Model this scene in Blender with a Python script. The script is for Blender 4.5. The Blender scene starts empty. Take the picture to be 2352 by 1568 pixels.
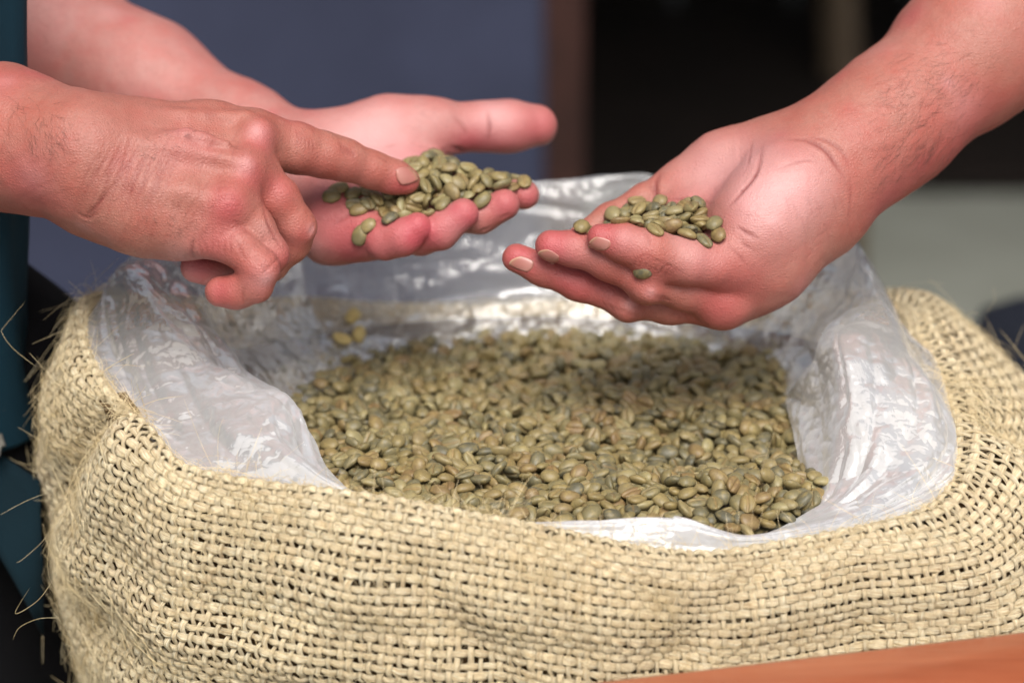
import bpy, bmesh, math, random
import numpy as np
from mathutils import Vector, Quaternion, Matrix
from mathutils.bvhtree import BVHTree
random.seed(7); rng = np.random.default_rng(7)
scene = bpy.context.scene; col = scene.collection

# ------------------------------------------------------------------ camera
PITCH, DIST, FOC = math.radians(25), 1.6, 92.6
cp, sp = math.cos(PITCH), math.sin(PITCH)
FW = np.array((0, cp, -sp)); UP = np.array((0, sp, cp)); RT = np.array((1.0, 0, 0))
CAM = -DIST*FW
KPX = 2352*FOC/36.0
cam = bpy.data.cameras.new('camera'); cam_o = bpy.data.objects.new('camera', cam); col.objects.link(cam_o)
cam.lens = FOC; cam.sensor_width = 36; cam.clip_start = .05; cam.clip_end = 200
cam_o.location = CAM; cam_o.rotation_euler = (math.pi/2-PITCH, 0, 0)
cam.dof.use_dof = True; cam.dof.focus_distance = 1.38; cam.dof.aperture_fstop = 3.9
scene.camera = cam_o

# ------------------------------------------------------------------ light: overcast day
w = bpy.data.worlds.new("World"); scene.world = w; w.use_nodes = True
nt = w.node_tree; nt.nodes.clear()
sky = nt.nodes.new('ShaderNodeTexSky'); sky.sky_type = 'NISHITA'; sky.sun_disc = False
SUN_EL, SUN_AZ = math.radians(58), math.radians(172)
sky.sun_elevation = SUN_EL; sky.sun_rotation = SUN_AZ
sky.air_density = 1.0; sky.dust_density = 6.0; sky.ozone_density = 1.0
bg = nt.nodes.new('ShaderNodeBackground'); bg.inputs['Strength'].default_value = .056
wo = nt.nodes.new('ShaderNodeOutputWorld')
grey = nt.nodes.new('ShaderNodeHueSaturation'); grey.inputs['Saturation'].default_value = .40   # overcast: the cloud deck greys the sky
nt.links.new(sky.outputs[0], grey.inputs['Color']); nt.links.new(grey.outputs[0], bg.inputs[0]); nt.links.new(bg.outputs[0], wo.inputs[0])
sun = bpy.data.lights.new('sun', 'SUN'); sun.energy = 1.5; sun.angle = math.radians(36); sun.color = (1, .95, .88)
sun_o = bpy.data.objects.new('sun', sun); col.objects.link(sun_o)
sd = Vector((math.sin(SUN_AZ)*math.cos(SUN_EL), math.cos(SUN_AZ)*math.cos(SUN_EL), math.sin(SUN_EL)))
sun_o.rotation_euler = sd.to_track_quat('Z', 'Y').to_euler(); sun_o.location = sd*5
vs = scene.view_settings; vs.view_transform = 'Standard'; vs.look = 'None'; vs.exposure = 1.38; vs.gamma = 1
scene.cycles.max_bounces = 10; scene.cycles.transparent_max_bounces = 24

# ------------------------------------------------------------------ helpers
def P(px, py, d):
    "point seen at pixel (px,py) of the 2352x1568 photograph, d metres beyond the plane through the origin"
    return CAM + (DIST+d)*(FW + (px-1176)/KPX*RT + (784-py)/KPX*UP)
def PY(px, py, Y):
    dr = FW + (px-1176)/KPX*RT + (784-py)/KPX*UP
    return CAM + dr*((Y-CAM[1])/dr[1])
def PZ(px, py, Z):
    dr = FW + (px-1176)/KPX*RT + (784-py)/KPX*UP
    return CAM + dr*((Z-CAM[2])/dr[2])
def RAY(px, py):
    dr = FW + (px-1176)/KPX*RT + (784-py)/KPX*UP
    return dr/np.linalg.norm(dr)
def rpx(r, d): return r*(DIST+d)/KPX

def link(name, me, mat=None, parent=None, smooth=True):
    o = bpy.data.objects.new(name, me); col.objects.link(o)
    if mat is not None and not me.materials: me.materials.append(mat)
    if parent is not None: o.parent = parent
    if smooth and len(me.polygons): me.polygons.foreach_set('use_smooth', np.ones(len(me.polygons), bool))
    return o
def tag(o, label=None, cat=None, group=None, kind=None):
    if label: o['label'] = label
    if cat: o['category'] = cat
    if group: o['group'] = group
    if kind: o['kind'] = kind
    return o
def empty(name, loc, label, cat, group=None):
    o = bpy.data.objects.new(name, None); col.objects.link(o); o.location = loc; o.empty_display_size = .02
    return tag(o, label, cat, group)
def under(child, par):
    "parent keeping world coordinates (parents are unrotated)"
    child.parent = par; child.matrix_parent_inverse = Matrix.Translation(-Vector(par.location)); return child
def npmesh(name, V, F, uv=None, attrs=None, loop_uv=None):
    "V (n,3); F (m,4) or (m,3) int; uv per vertex (n,2)"
    V = np.asarray(V, np.float32); F = np.asarray(F, np.int32)
    me = bpy.data.meshes.new(name); k = F.shape[1]
    me.vertices.add(len(V)); me.vertices.foreach_set('co', V.ravel())
    me.loops.add(F.size); me.loops.foreach_set('vertex_index', F.ravel())
    me.polygons.add(len(F)); me.polygons.foreach_set('loop_start', np.arange(0, F.size, k, dtype=np.int32))
    if uv is not None or loop_uv is not None:
        L = me.uv_layers.new(name='UVMap')
        L.data.foreach_set('uv', np.asarray(loop_uv if loop_uv is not None else np.asarray(uv)[F.ravel()], np.float32).ravel())
    for n, a in (attrs or {}).items():
        at = me.attributes.new(n, 'FLOAT', 'POINT'); at.data.foreach_set('value', np.asarray(a, np.float32))
    me.update(calc_edges=True); me.validate()
    me.polygons.foreach_set('use_smooth', np.ones(len(me.polygons), bool))
    return me
def catmull(pts, n, closed=False):
    "n samples of a Catmull-Rom spline through pts (m,k)"
    p = np.asarray(pts, float); m = len(p)
    t = np.linspace(0, m if closed else m-1, n, endpoint=not closed)
    i = np.floor(t).astype(int)
    if not closed: i = np.minimum(i, m-2)
    f = (t-i)[:, None]
    g = (lambda k: p[(i+k) % m]) if closed else (lambda k: p[np.clip(i+k, 0, m-1)])
    a, b, c, d = g(-1), g(0), g(1), g(2)
    return .5*(2*b+(c-a)*f+(2*a-5*b+4*c-d)*f*f+(3*b-a-3*c+d)*f**3)
def vnoise(X, seed=0):
    "smooth value noise on (n,3) points, -1..1"
    r = np.random.default_rng(seed); T = r.random((32, 32, 32))*2-1
    X = np.asarray(X); i = np.floor(X).astype(int); f = X-i; f = f*f*(3-2*f)
    def g(a, b, c): return T[(i[:, 0]+a) & 31, (i[:, 1]+b) & 31, (i[:, 2]+c) & 31]
    l = lambda a, b, t: a+(b-a)*t
    return l(l(l(g(0,0,0), g(1,0,0), f[:, 0]), l(g(0,1,0), g(1,1,0), f[:, 0]), f[:, 1]),
             l(l(g(0,0,1), g(1,0,1), f[:, 0]), l(g(0,1,1), g(1,1,1), f[:, 0]), f[:, 1]), f[:, 2])
def tubes(paths, radii, sides=4, taper=True):
    "thin round tubes along a list of (m,3) paths -> V,F"
    Vs, Fs, o = [], [], 0
    for pth, r in zip(paths, radii):
        m = len(pth); tg = np.gradient(pth, axis=0); tg /= np.linalg.norm(tg, axis=1)[:, None]+1e-12
        ref = np.array((.3, .5, .81)); a = np.cross(tg, ref); a /= np.linalg.norm(a, axis=1)[:, None]+1e-9; b = np.cross(tg, a)
        rr = r*np.sqrt(np.clip(np.minimum(np.arange(m)+.6, (m-1-np.arange(m))*.8+.25)/(m*.18), 0, 1)) if taper else np.full(m, r)
        ph = np.arange(sides)*2*math.pi/sides
        V = pth[:, None, :]+rr[:, None, None]*(np.cos(ph)[None, :, None]*a[:, None, :]+np.sin(ph)[None, :, None]*b[:, None, :])
        Vs.append(V.reshape(-1, 3)); i = np.arange(m-1)[:, None]; j = np.arange(sides)[None, :]; j2 = (j+1) % sides
        Fs.append(np.stack([i*sides+j, i*sides+j2, (i+1)*sides+j2, (i+1)*sides+j], -1).reshape(-1, 4)+o); o += m*sides
    return np.concatenate(Vs), np.concatenate(Fs)

class NB:
    "small node-tree builder"
    def __init__(s, name):
        s.m = bpy.data.materials.new(name); s.m.use_nodes = True; s.t = s.m.node_tree; s.t.nodes.clear()
        s.out = s.t.nodes.new('ShaderNodeOutputMaterial')
    def n(s, typ, **kw):
        nd = s.t.nodes.new('ShaderNode'+typ)
        for k, v in kw.items():
            if k.startswith('_'): nd.inputs[int(k[1:])].default_value = v
            else: setattr(nd, k, v)
        return nd
    def l(s, a, b): s.t.links.new(a, b)
    def noise(s, vec, scale, detail=4, rough=.6, dist=0):
        nd = s.n('TexNoise'); nd.inputs['Scale'].default_value = scale; nd.inputs['Detail'].default_value = detail
        nd.inputs['Roughness'].default_value = rough; nd.inputs['Distortion'].default_value = dist
        if vec is not None: s.l(vec, nd.inputs['Vector'])
        return nd.outputs['Fac']
    def ramp(s, fac, stops):
        r = s.n('ValToRGB'); e = r.color_ramp.elements
        while len(e) < len(stops): e.new(.5)
        for x, (p, c) in zip(e, stops): x.position = p; x.color = (*c, 1) if len(c) == 3 else c
        s.l(fac, r.inputs[0]); return r.outputs[0]
    def mix(s, fac, a, b, mode='MIX'):
        m = s.n('MixRGB', blend_type=mode)
        for i, v in enumerate((fac, a, b)):
            if hasattr(v, 'node'): s.l(v, m.inputs[i])
            else: m.inputs[i].default_value = v if i == 0 else (*v, 1)
        return m.outputs[0]
    def math(s, op, a, b=0.0, c=0.0):
        m = s.n('Math', operation=op)
        for i, v in enumerate((a, b, c)):
            if hasattr(v, 'node'): s.l(v, m.inputs[i])
            else: m.inputs[i].default_value = v
        return m.outputs[0]
    def mapping(s, vec, scale=(1, 1, 1), rot=(0, 0, 0), loc=(0, 0, 0)):
        m = s.n('Mapping'); m.inputs['Scale'].default_value = scale; m.inputs['Rotation'].default_value = rot
        m.inputs['Location'].default_value = loc
        s.l(vec, m.inputs['Vector']); return m.outputs[0]
    def attr(s, name): return s.n('Attribute', attribute_name=name)
    def bump(s, h, strength=.3, dist=.001, normal=None):
        b = s.n('Bump'); b.inputs['Strength'].default_value = strength; b.inputs['Distance'].default_value = dist
        s.l(h, b.inputs['Height'])
        if normal is not None: s.l(normal, b.inputs['Normal'])
        return b.outputs[0]
    def bsdf(s, color=None, rough=.6, normal=None, spec=.5, **kw):
        b = s.n('BsdfPrincipled')
        for k, v in (('Base Color', color), ('Roughness', rough), ('Specular IOR Level', spec)):
            if hasattr(v, 'node'): s.l(v, b.inputs[k])
            elif v is not None: b.inputs[k].default_value = (*v, 1) if k == 'Base Color' else v
        if normal is not None: s.l(normal, b.inputs['Normal'])
        for k, v in kw.items():
            k = k.replace('_', ' ')
            if hasattr(v, 'node'): s.l(v, b.inputs[k])
            else: b.inputs[k].default_value = v
        s.l(b.outputs[0], s.out.inputs[0]); return b
def plain(name, color, rough=.7, var=.15, scale=40, spec=.4):
    nb = NB(name); tc = nb.n('TexCoord').outputs['Object']; f = nb.noise(tc, scale)
    c = nb.ramp(f, [(.3, tuple(x*(1-var) for x in color)), (.7, tuple(min(1, x*(1+var)) for x in color))])
    nb.bsdf(c, rough, nb.bump(f, .2, .001), spec); return nb.m

# ================================================================== setting behind the sack
GZ = -.95
def box_mesh(name, x0, x1, y0, y1, z0, z1, bev=.004):
    bm = bmesh.new(); bmesh.ops.create_cube(bm, size=1)
    for v in bm.verts: v.co = ((x0+x1)/2+v.co.x*(x1-x0), (y0+y1)/2+v.co.y*(y1-y0), (z0+z1)/2+v.co.z*(z1-z0))
    if bev: bmesh.ops.bevel(bm, geom=bm.edges[:], offset=bev, segments=2, affect='EDGES', profile=.5)
    me = bpy.data.meshes.new(name); bm.to_mesh(me); bm.free(); return me
def bar_mesh(name, a, b, w, d):
    a, b = Vector(a), Vector(b); L = (b-a).length
    me = box_mesh(name, -w/2, w/2, -d/2, d/2, 0, L, .003)
    me.transform(Matrix.Translation(a) @ (b-a).to_track_quat('Z', 'Y').to_matrix().to_4x4()); return me
def ground_mat():
    nb = NB('pale_concrete'); tc = nb.n('TexCoord').outputs['Object']
    f = nb.noise(tc, 1.6, 6, .7); g = nb.noise(tc, 7, 4, .6)
    c = nb.ramp(f, [(.25, (.13, .135, .115)), (.75, (.27, .285, .255))]); c = nb.mix(nb.math('MULTIPLY', nb.math('SUBTRACT', g, .3), 1.6), c, (.15, .155, .135))
    nb.bsdf(c, .85, nb.bump(g, .3, .003), .3); return nb.m
me = npmesh('ground', [(-40, -30, GZ), (40, -30, GZ), (40, 60, GZ), (-40, 60, GZ)], [(0, 1, 2, 3)])
tag(link('ground', me, ground_mat()), kind='structure')

def cloth_mat(name, c0, rough=.9, scale=900, bumpv=.25):
    nb = NB(name); tc = nb.n('TexCoord').outputs['Object']
    a = nb.noise(nb.mapping(tc, (scale, scale, scale*.2)), 1, 2); b = nb.noise(tc, 9, 4)
    c = nb.ramp(b, [(.3, tuple(x*.88 for x in c0)), (.7, tuple(x*1.1 for x in c0))])
    nb.bsdf(c, rough, nb.bump(a, bumpv, .001), .2, Sheen_Weight=.0); return nb.m

# blue-grey cloth screen hung on a frame
scr = empty('cloth_screen', (-.55, 1.62, GZ), 'blurred blue-grey cloth screen standing behind the hands', 'screen')
n, m = 80, 24; V, F = [], []
for i in range(n):
    for j in range(m):
        x = -1.75+i/(n-1)*1.79; z = GZ+.02+j/(m-1)*1.75
        V.append((x, 1.62+.012*math.sin(x*11+.6*math.sin(z*3))+.006*math.sin(x*27+1)+.01*math.sin(z*2.3+x), z))
for i in range(n-1):
    for j in range(m-1): F.append((i*m+j, (i+1)*m+j, (i+1)*m+j+1, i*m+j+1))
o = link('cloth', npmesh('cloth', V, F), cloth_mat('blue_grey_cloth', (.034, .039, .070)), None); under(o, scr)
o.modifiers.new('thick', 'SOLIDIFY').thickness = .003
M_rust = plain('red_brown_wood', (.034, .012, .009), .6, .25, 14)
M_dark = plain('shade_dark_timber', (.006, .0038, .003), .9, .35, 9, .2)  # brown taken near black: shade inside the shed is in the colour
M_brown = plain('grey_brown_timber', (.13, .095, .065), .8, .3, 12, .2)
for nm, a, b in (('frame_post', (.066, 1.64, GZ), (.060, 1.64, .85)), ('frame_post', (-1.78, 1.64, GZ), (-1.78, 1.64, .85))):
    under(link(nm, bar_mesh(nm, a, b, .048, .05), M_rust), scr)
under(link('frame_rail', bar_mesh('frame_rail', (-1.75, 1.645, .83), (.035, 1.645, .83), .05, .04), M_rust), scr)

# dark open shed on the right: plank walls, roof, leaning poles
shed = empty('shed', (1.6, 3.3, GZ), 'dark brown open timber shed, unlit inside, behind the right hand', 'shed')
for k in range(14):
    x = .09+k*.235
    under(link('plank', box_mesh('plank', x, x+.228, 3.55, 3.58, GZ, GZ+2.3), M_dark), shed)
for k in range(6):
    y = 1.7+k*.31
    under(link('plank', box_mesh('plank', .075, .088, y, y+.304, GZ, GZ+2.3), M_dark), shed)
under(link('shade_roof', box_mesh('shade_roof', .02, 3.7, 1.2, 3.75, GZ+2.3, GZ+2.36), M_dark), shed)  # out of view; front edge drawn forward to shade the ground softly
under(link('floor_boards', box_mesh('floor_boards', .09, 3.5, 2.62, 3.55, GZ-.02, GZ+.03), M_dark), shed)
for a, b, wd in (((.60, 3.1, GZ+.03), (.42, 3.3, GZ+2.3), .05), ((.78, 3.25, GZ+.03), (1.15, 3.2, GZ+2.3), .05), ((3.45, 2.1, GZ), (3.45, 2.1, GZ+2.3), .09)):
    under(link('post', bar_mesh('post', a, b, wd, wd), M_brown), shed)
o = link('log', bar_mesh('log', (.10, 1.85, GZ+.05), (.5, 2.3, GZ+.06), .11, .1), plain('brown_log', (.075, .05, .022), .9, .4, 12)); tag(o, 'short brown log lying on the ground at the foot of the red-brown post', 'log')
o = link('dark_bag', box_mesh('dark_bag', .395, 1.0, .52, .72, GZ, -.265, .06), cloth_mat('navy_cloth', (.018, .021, .032))); tag(o, 'dark navy cloth bag standing behind the right shoulder of the sack', 'bag')

# foreground tabletop, lower right
def wood_mat():
    nb = NB('orange_brown_wood'); tc = nb.n('TexCoord').outputs['Object']
    mp = nb.mapping(tc, (3, 26, 20)); a = nb.noise(mp, 2.2, 6, .6, .6); b = nb.noise(nb.mapping(tc, (12, 160, 90)), 1, 4)
    c = nb.ramp(a, [(.25, (.27, .066, .026)), (.5, (.36, .10, .043)), (.75, (.45, .15, .068))])
    c = nb.mix(nb.math('MULTIPLY', b, .6), c, (.20, .045, .02)); nb.bsdf(c, .34, nb.bump(b, .25, .0008), .5, Coat_Weight=.5, Coat_Roughness=.10); return nb.m
tbl = empty('wooden_table', (.25, -.6, GZ), 'orange-brown wooden table in front of the sack, at the lower right corner', 'table')
M_wood = wood_mat()
e0, e1 = PZ(1200, 1574, -.004), PZ(2700, 1398, -.004)
ed = (e1-e0)/np.linalg.norm(e1-e0); nv = np.array((ed[1], -ed[0], 0))
def board(name, u0, u1, v0, v1, z0, z1, bev=.006):
    me = box_mesh(name, u0, u1, v0, v1, z0, z1, bev)
    R = Matrix(((ed[0], nv[0], 0, e0[0]), (ed[1], nv[1], 0, e0[1]), (0, 0, 1, 0), (0, 0, 0, 1)))
    me.transform(R); me.flip_normals() if R.determinant() < 0 else None
    return link(name, me, M_wood)
for k in range(3): under(board('top_board', 0, .62, k*.151, k*.151+.1495, -.036, -.004), tbl)
for u in (.05, .53):
    for v in (.03, .38): under(board('leg', u, u+.05, v, v+.05, GZ, -.0365, .004), tbl)

# ================================================================== burlap sack, woven yarn by yarn
RIM = np.array([PY(*p) for p in [(1550,1270,-.300),(1800,1243,-.292),(2050,1192,-.272),(2165,1150,-.25),(2212,1060,-.212),(2215,960,-.172),(2175,865,-.12),(2125,765,-.07),(2085,690,-.02),
    (1900,685,.03),(1500,690,.05),(1100,700,.05),(700,700,.03),(350,690,-.02),(225,688,-.075),(192,715,-.108),(203,800,-.14),(235,870,-.168),(283,932,-.2),(350,992,-.228),(450,1078,-.255),(800,1133,-.285),(1150,1192,-.297)]])
R0 = catmull(RIM, 1200, True)
L_ = np.concatenate([[0], np.cumsum(np.linalg.norm(np.diff(np.vstack([R0, R0[:1]]), axis=0), axis=1))]); PER = L_[-1]
NU = 900
us = np.linspace(0, PER, NU, endpoint=False)
R0 = np.stack([np.interp(us, L_, np.append(R0[:, i], R0[0, i])) for i in range(3)], 1)
SCX, SCY = .025, -.125
def outward(p):
    v = np.stack([(p[:, 0]-SCX)/.31**2, (p[:, 1]-SCY)/.20**2, np.zeros(len(p))], 1); return v/np.linalg.norm(v, axis=1)[:, None]
def smooth_u(a, k):
    w = np.hanning(2*k+1); w /= w.sum(); n = len(a); return np.stack([np.convolve(np.concatenate([a[-k:, i], a[:, i], a[:k, i]]), w, 'valid') for i in range(a.shape[1])], 1)
OUTD = smooth_u(outward(R0), 30); OUTD /= np.linalg.norm(OUTD, axis=1)[:, None]
left = np.clip((-.10-R0[:, 0])/.15, 0, 1)[:, None]; right = np.clip((R0[:, 0]-.17)/.1, 0, 1)[:, None]; back = np.clip((R0[:, 1]+.06)/.08, 0, 1)[:, None]
base = smooth_u(R0, 60)                     # lower courses follow a calmer outline than the rim
side = np.maximum(left, right)
ZB = -.17
prof = []
dn = np.array((0, 0, 1.0))
for f, o_, z_, bl in ((0, -.010, -.045, 0), (.0, -.006, -.012, 0), (.0, 0, 0, 0), (.0, .005, -.0005, .03), (.1, .012, -.007, .12), (.25, .020, -.025, .35), (.5, .027, -.055, .65), (.75, .029, -.09, .9), (1, .026, -.13, 1), (1, .010, -.165, 1), (1, -.02, -.185, 1)):
    wide = 1-.08*left+2.2*right
    pt = R0*(1-bl)+base*bl; pt = pt+OUTD*o_*wide
    zt = R0[:, 2]*(1-f)+(.25*R0[:, 2]+.75*.025)*f
    pt[:, 2] = zt+z_*(1+.25*left[:, 0]-.25*right[:, 0])
    prof.append(pt)
prof = np.array(prof)                        # (K, NU, 3)
NV = 150
fine = catmull(prof.reshape(len(prof), -1), NV*4).reshape(NV*4, NU, 3)
# even spacing along the mean profile
seg = np.linalg.norm(np.diff(fine, axis=0), axis=2).mean(1); vl = np.concatenate([[0], np.cumsum(seg)]); VLEN = vl[-1]
vi = np.interp(np.linspace(0, VLEN, NV), vl, np.arange(NV*4)); i0 = np.minimum(vi.astype(int), NV*4-2); ft = (vi-i0)[:, None, None]
SURF = fine[i0]*(1-ft)+fine[i0+1]*ft         # (NV, NU, 3)
def u_at(px, py, Y): return us[np.argmin(np.linalg.norm(R0-PY(px, py, Y), axis=1))]
def grid_normals(G):
    du = np.roll(G, -1, 1)-np.roll(G, 1, 1); dv = np.gradient(G, axis=0); n = np.cross(du, dv); n /= np.linalg.norm(n, axis=2)[:, :, None]+1e-12; return n
GN = grid_normals(SURF)
if (GN[NV//2]*OUTD).sum() < 0: GN = -GN; FLIP = -1
else: FLIP = 1
UU, VV = np.meshgrid(us, np.linspace(0, VLEN, NV)); disp = np.zeros_like(UU)
V_RIM = np.interp(2*NV*4/(len(prof)-1), np.arange(NV*4), vl)
def fold(u0, slope, wid, dep, v0, v1):
    global disp
    d = (UU-u0-slope*(VV-V_RIM)+PER/2) % PER-PER/2; env = np.clip((VV-v0)/.015, 0, 1)*np.clip((v1-VV)/.03, 0, 1)
    disp += dep*np.exp(-(d/wid)**2)*env
uL = u_at(283, 932, -.2); uR = u_at(2215, 960, -.172)
fold(uL, -.75, .014, -.016, V_RIM-.002, V_RIM+.10); fold(uL+.035, -.5, .02, .008, V_RIM+.0, V_RIM+.12); fold(uL-.05, -.6, .025, .007, V_RIM-.0, V_RIM+.14)
fold(uR, .7, .013, -.013, V_RIM-.002, V_RIM+.09); fold(uR-.035, .4, .02, .007, V_RIM, V_RIM+.1)
for q_, sl_, w_, d_ in (((800, 1133, -.285), .9, .016, -.006), ((1000, 1165, -.29), -.7, .02, .005), ((1400, 1245, -.298), .5, .018, -.005), ((1800, 1243, -.292), -.9, .016, -.006), ((2050, 1192, -.272), .6, .02, .005)):
    fold(u_at(*q_), sl_, w_, d_, V_RIM+.008, V_RIM+.13)
P3 = SURF.reshape(-1, 3); nz = (vnoise(P3*14, 21)*.0052+vnoise(P3*34, 22)*.0016).reshape(NV, NU); disp += nz*np.clip((VV-V_RIM+.004)/.02, .15, 1)
# soft horizontal slump folds low on the front
disp += .0022*np.sin((VV+.006*np.sin(UU*9))*150)*np.clip((VV-V_RIM-.03)/.04, 0, 1)
SURF = SURF+GN*disp[:, :, None]; GN = grid_normals(SURF)*FLIP; SN = GN
def S(u, v):
    "surface point and outward normal at arc lengths u (around), v (down)"
    a = (np.asarray(u) % PER)/PER*NU; b = np.clip(np.asarray(v)/VLEN*(NV-1), 0, NV-1.001)
    i = np.floor(a).astype(int); j = np.floor(b).astype(int); f = (a-i)[..., None]; g = (b-j)[..., None]; i2 = (i+1) % NU; i %= NU
    l = lambda A: (A[j, i]*(1-f)+A[j, i2]*f)*(1-g)+(A[j+1, i]*(1-f)+A[j+1, i2]*f)*g
    return l(SURF), l(GN)

def burlap_mat(name, backing=False):
    nb = NB(name); oi = nb.n('ObjectInfo').outputs['Random']; tc = nb.n('TexCoord'); uv = tc.outputs['UV']; ob = tc.outputs['Object']
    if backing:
        c = nb.ramp(nb.noise(ob, 260, 4), [(.3, (.085, .048, .022)), (.7, (.14, .085, .04))]); nb.bsdf(c, .9, nb.bump(nb.noise(ob, 400), .6, .002), .1); return nb.m  # jute darkened so the gaps of the weave read as shade
    sep = nb.n('SeparateXYZ'); nb.l(uv, sep.inputs[0])
    comb = nb.n('CombineXYZ')                       # fibres wind round the yarn: shear v by u
    tw = nb.math('ADD', sep.outputs[1], nb.math('MULTIPLY', sep.outputs[0], 11))
    nb.l(nb.math('MULTIPLY', sep.outputs[0], 90), comb.inputs[0]); nb.l(nb.math('MULTIPLY', tw, 24), comb.inputs[1]); nb.l(nb.math('MULTIPLY', oi, 50), comb.inputs[2])
    fib = nb.noise(comb.outputs[0], 1, 5, .7); comb2 = nb.mapping(comb.outputs[0], (1.4, 2.6, 1)); fib2 = nb.noise(comb2, 1, 3, .7)
    big = nb.noise(ob, 26, 4, .6); sp_ = nb.noise(ob, 120, 3, .6)
    c = nb.ramp(fib, [(.33, (.31, .18, .075)), (.40, (.71, .54, .295)), (.51, (.91, .77, .50)), (.62, (.98, .92, .71))])  # darkest stop paints the self-shadow between fibres
    c = nb.mix(nb.math('MULTIPLY', nb.math('SUBTRACT', big, .45), 1.5), c, (.80, .64, .42))
    c = nb.mix(nb.math('MULTIPLY', oi, .30), c, (.74, .54, .30))
    c = nb.mix(nb.math('MULTIPLY', nb.math('SUBTRACT', sp_, .59), 2.4), c, (.38, .20, .075))
    h = nb.math('ADD', fib, nb.math('MULTIPLY', fib2, .6))
    nb.bsdf(c, .72, nb.bump(h, 1.0, .0019), .25, Sheen_Weight=.08); return nb.m
M_burlap = burlap_mat('jute_yarn'); M_back = burlap_mat('jute_lining_shade', True)
sack = empty('burlap_sack', (SCX, SCY, GZ), 'open sack of coarse pale burlap with rolled-down mouth, full of green coffee beans', 'sack')

def yarn(pts, nrm, a, b, name, t_off=0.0, sides=8):
    "tube with elliptical section: half-width a (in the cloth), half-thickness b (along the normal)"
    m = len(pts); tg = np.gradient(pts, axis=0); ds = np.linalg.norm(tg, axis=1); tg /= ds[:, None]+1e-12
    sdv = np.cross(tg, nrm); sdv /= np.linalg.norm(sdv, axis=1)[:, None]+1e-12; nn = np.cross(sdv, tg)
    ph = np.arange(sides)*2*math.pi/sides
    c, s = np.cos(ph), np.sin(ph); c = np.sign(c)*np.abs(c)**.85; s = np.sign(s)*np.abs(s)**.85
    V = pts[:, None, :]+c[None, :, None]*sdv[:, None, :]*np.broadcast_to(a, m)[:, None, None]+s[None, :, None]*nn[:, None, :]*np.broadcast_to(b, m)[:, None, None]
    i = np.arange(m-1)[:, None]; j = np.arange(sides)[None, :]; j2 = (j+1) % sides
    F = np.stack([i*sides+j, (i+1)*sides+j, (i+1)*sides+j2, i*sides+j2], -1).reshape(-1, 4)
    lu = np.cumsum(ds)
    ua = np.repeat(lu[:-1], sides); ub = np.repeat(lu[1:], sides); va = np.tile(np.arange(sides)/sides, m-1); vb = va+1/sides
    uv = np.stack([np.stack([ua, va], 1), np.stack([ub, va], 1), np.stack([ub, vb], 1), np.stack([ua, vb], 1)], 1).reshape(-1, 2)
    o = link(name, npmesh(name, V.reshape(-1, 3), F, loop_uv=uv), M_burlap); under(o, sack); return o

NWARP = int(PER/.0047); NWARP -= NWARP % 2
NWEFT = int(VLEN/.0050)
wu = (np.arange(NWARP)+.5)*PER/NWARP; wv = (np.arange(NWEFT)+.5)*VLEN/NWEFT
ju = rng.normal(0, .00040, NWARP); jv = rng.normal(0, .00042, NWEFT)
wa = rng.uniform(.66, 1.30, NWARP); fa = rng.uniform(.74, 1.14, NWEFT)
AMP = .00105
front_u = SURF[NV//3, (wu/PER*NU).astype(int) % NU, 1] < .02          # the half of the mouth turned to us
tw = np.concatenate([np.arange(k, k+1, .25) if front_u[k] else np.arange(k, k+1, .5) for k in range(NWARP)]+[[NWARP]])
def wob(u, a, seed): return vnoise(np.stack([u*a, np.full_like(u, seed*3.7), np.full_like(u, .5)], -1), 8)
for k in range(NWEFT):
    t = tw-.5; u = tw*PER/NWARP; ph = np.cos(math.pi*t+math.pi*k)      # +1: over the warp
    v = wv[k]+jv[k]+.0007*wob(u, 22, k)+.0004*wob(u, 70, k+.3)
    p, n = S(u, v); p = p+n*(AMP*ph)[:, None]
    w_ = .00226*fa[k]*(1+.22*wob(u, 45, k+.6))*(1+.12*ph)
    yarn(p, n, w_, .00082*(1+.2*wob(u, 60, k+.8)), 'weft_yarn', sides=7)
rest_V, rest_F, ro = [], [], 0
for k in range(NWARP):
    q = 4 if front_u[k] else 2
    m = NWEFT*q; t = np.arange(m+1)/q-.5; v = (t+.5)*VLEN/NWEFT; ph = -np.cos(math.pi*t+math.pi*k)
    u = wu[k]+ju[k]+.0009*wob(v, 40, k)+.0004*wob(v, 120, k+.4)+.00035*np.sin(math.pi*t+1.57+math.pi*k)
    p, n = S(u, np.clip(v, 0, VLEN*.999)); p = p+n*(AMP*1.1*ph)[:, None]
    w_ = .00150*wa[k]*(1+.18*wob(v, 70, k+.2))
    o = yarn(p, n, w_, .00072, 'warp_yarn', sides=6 if front_u[k] else 4)
    if not front_u[k]:                                                  # far side of the mouth: joined into one part below
        me = o.data; c = np.empty(len(me.vertices)*3, np.float32); me.vertices.foreach_get('co', c); f = np.empty(len(me.loops), np.int32); me.loops.foreach_get('vertex_index', f)
        rest_V.append(c.reshape(-1, 3)); rest_F.append(f.reshape(-1, 4)+ro); ro += len(me.vertices); bpy.data.objects.remove(o); bpy.data.meshes.remove(me)
o = link('warp_yarns', npmesh('warp_yarns', np.concatenate(rest_V), np.concatenate(rest_F), uv=np.concatenate(rest_V)[:, :2]), M_burlap); under(o, sack); o['kind'] = 'stuff'
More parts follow.
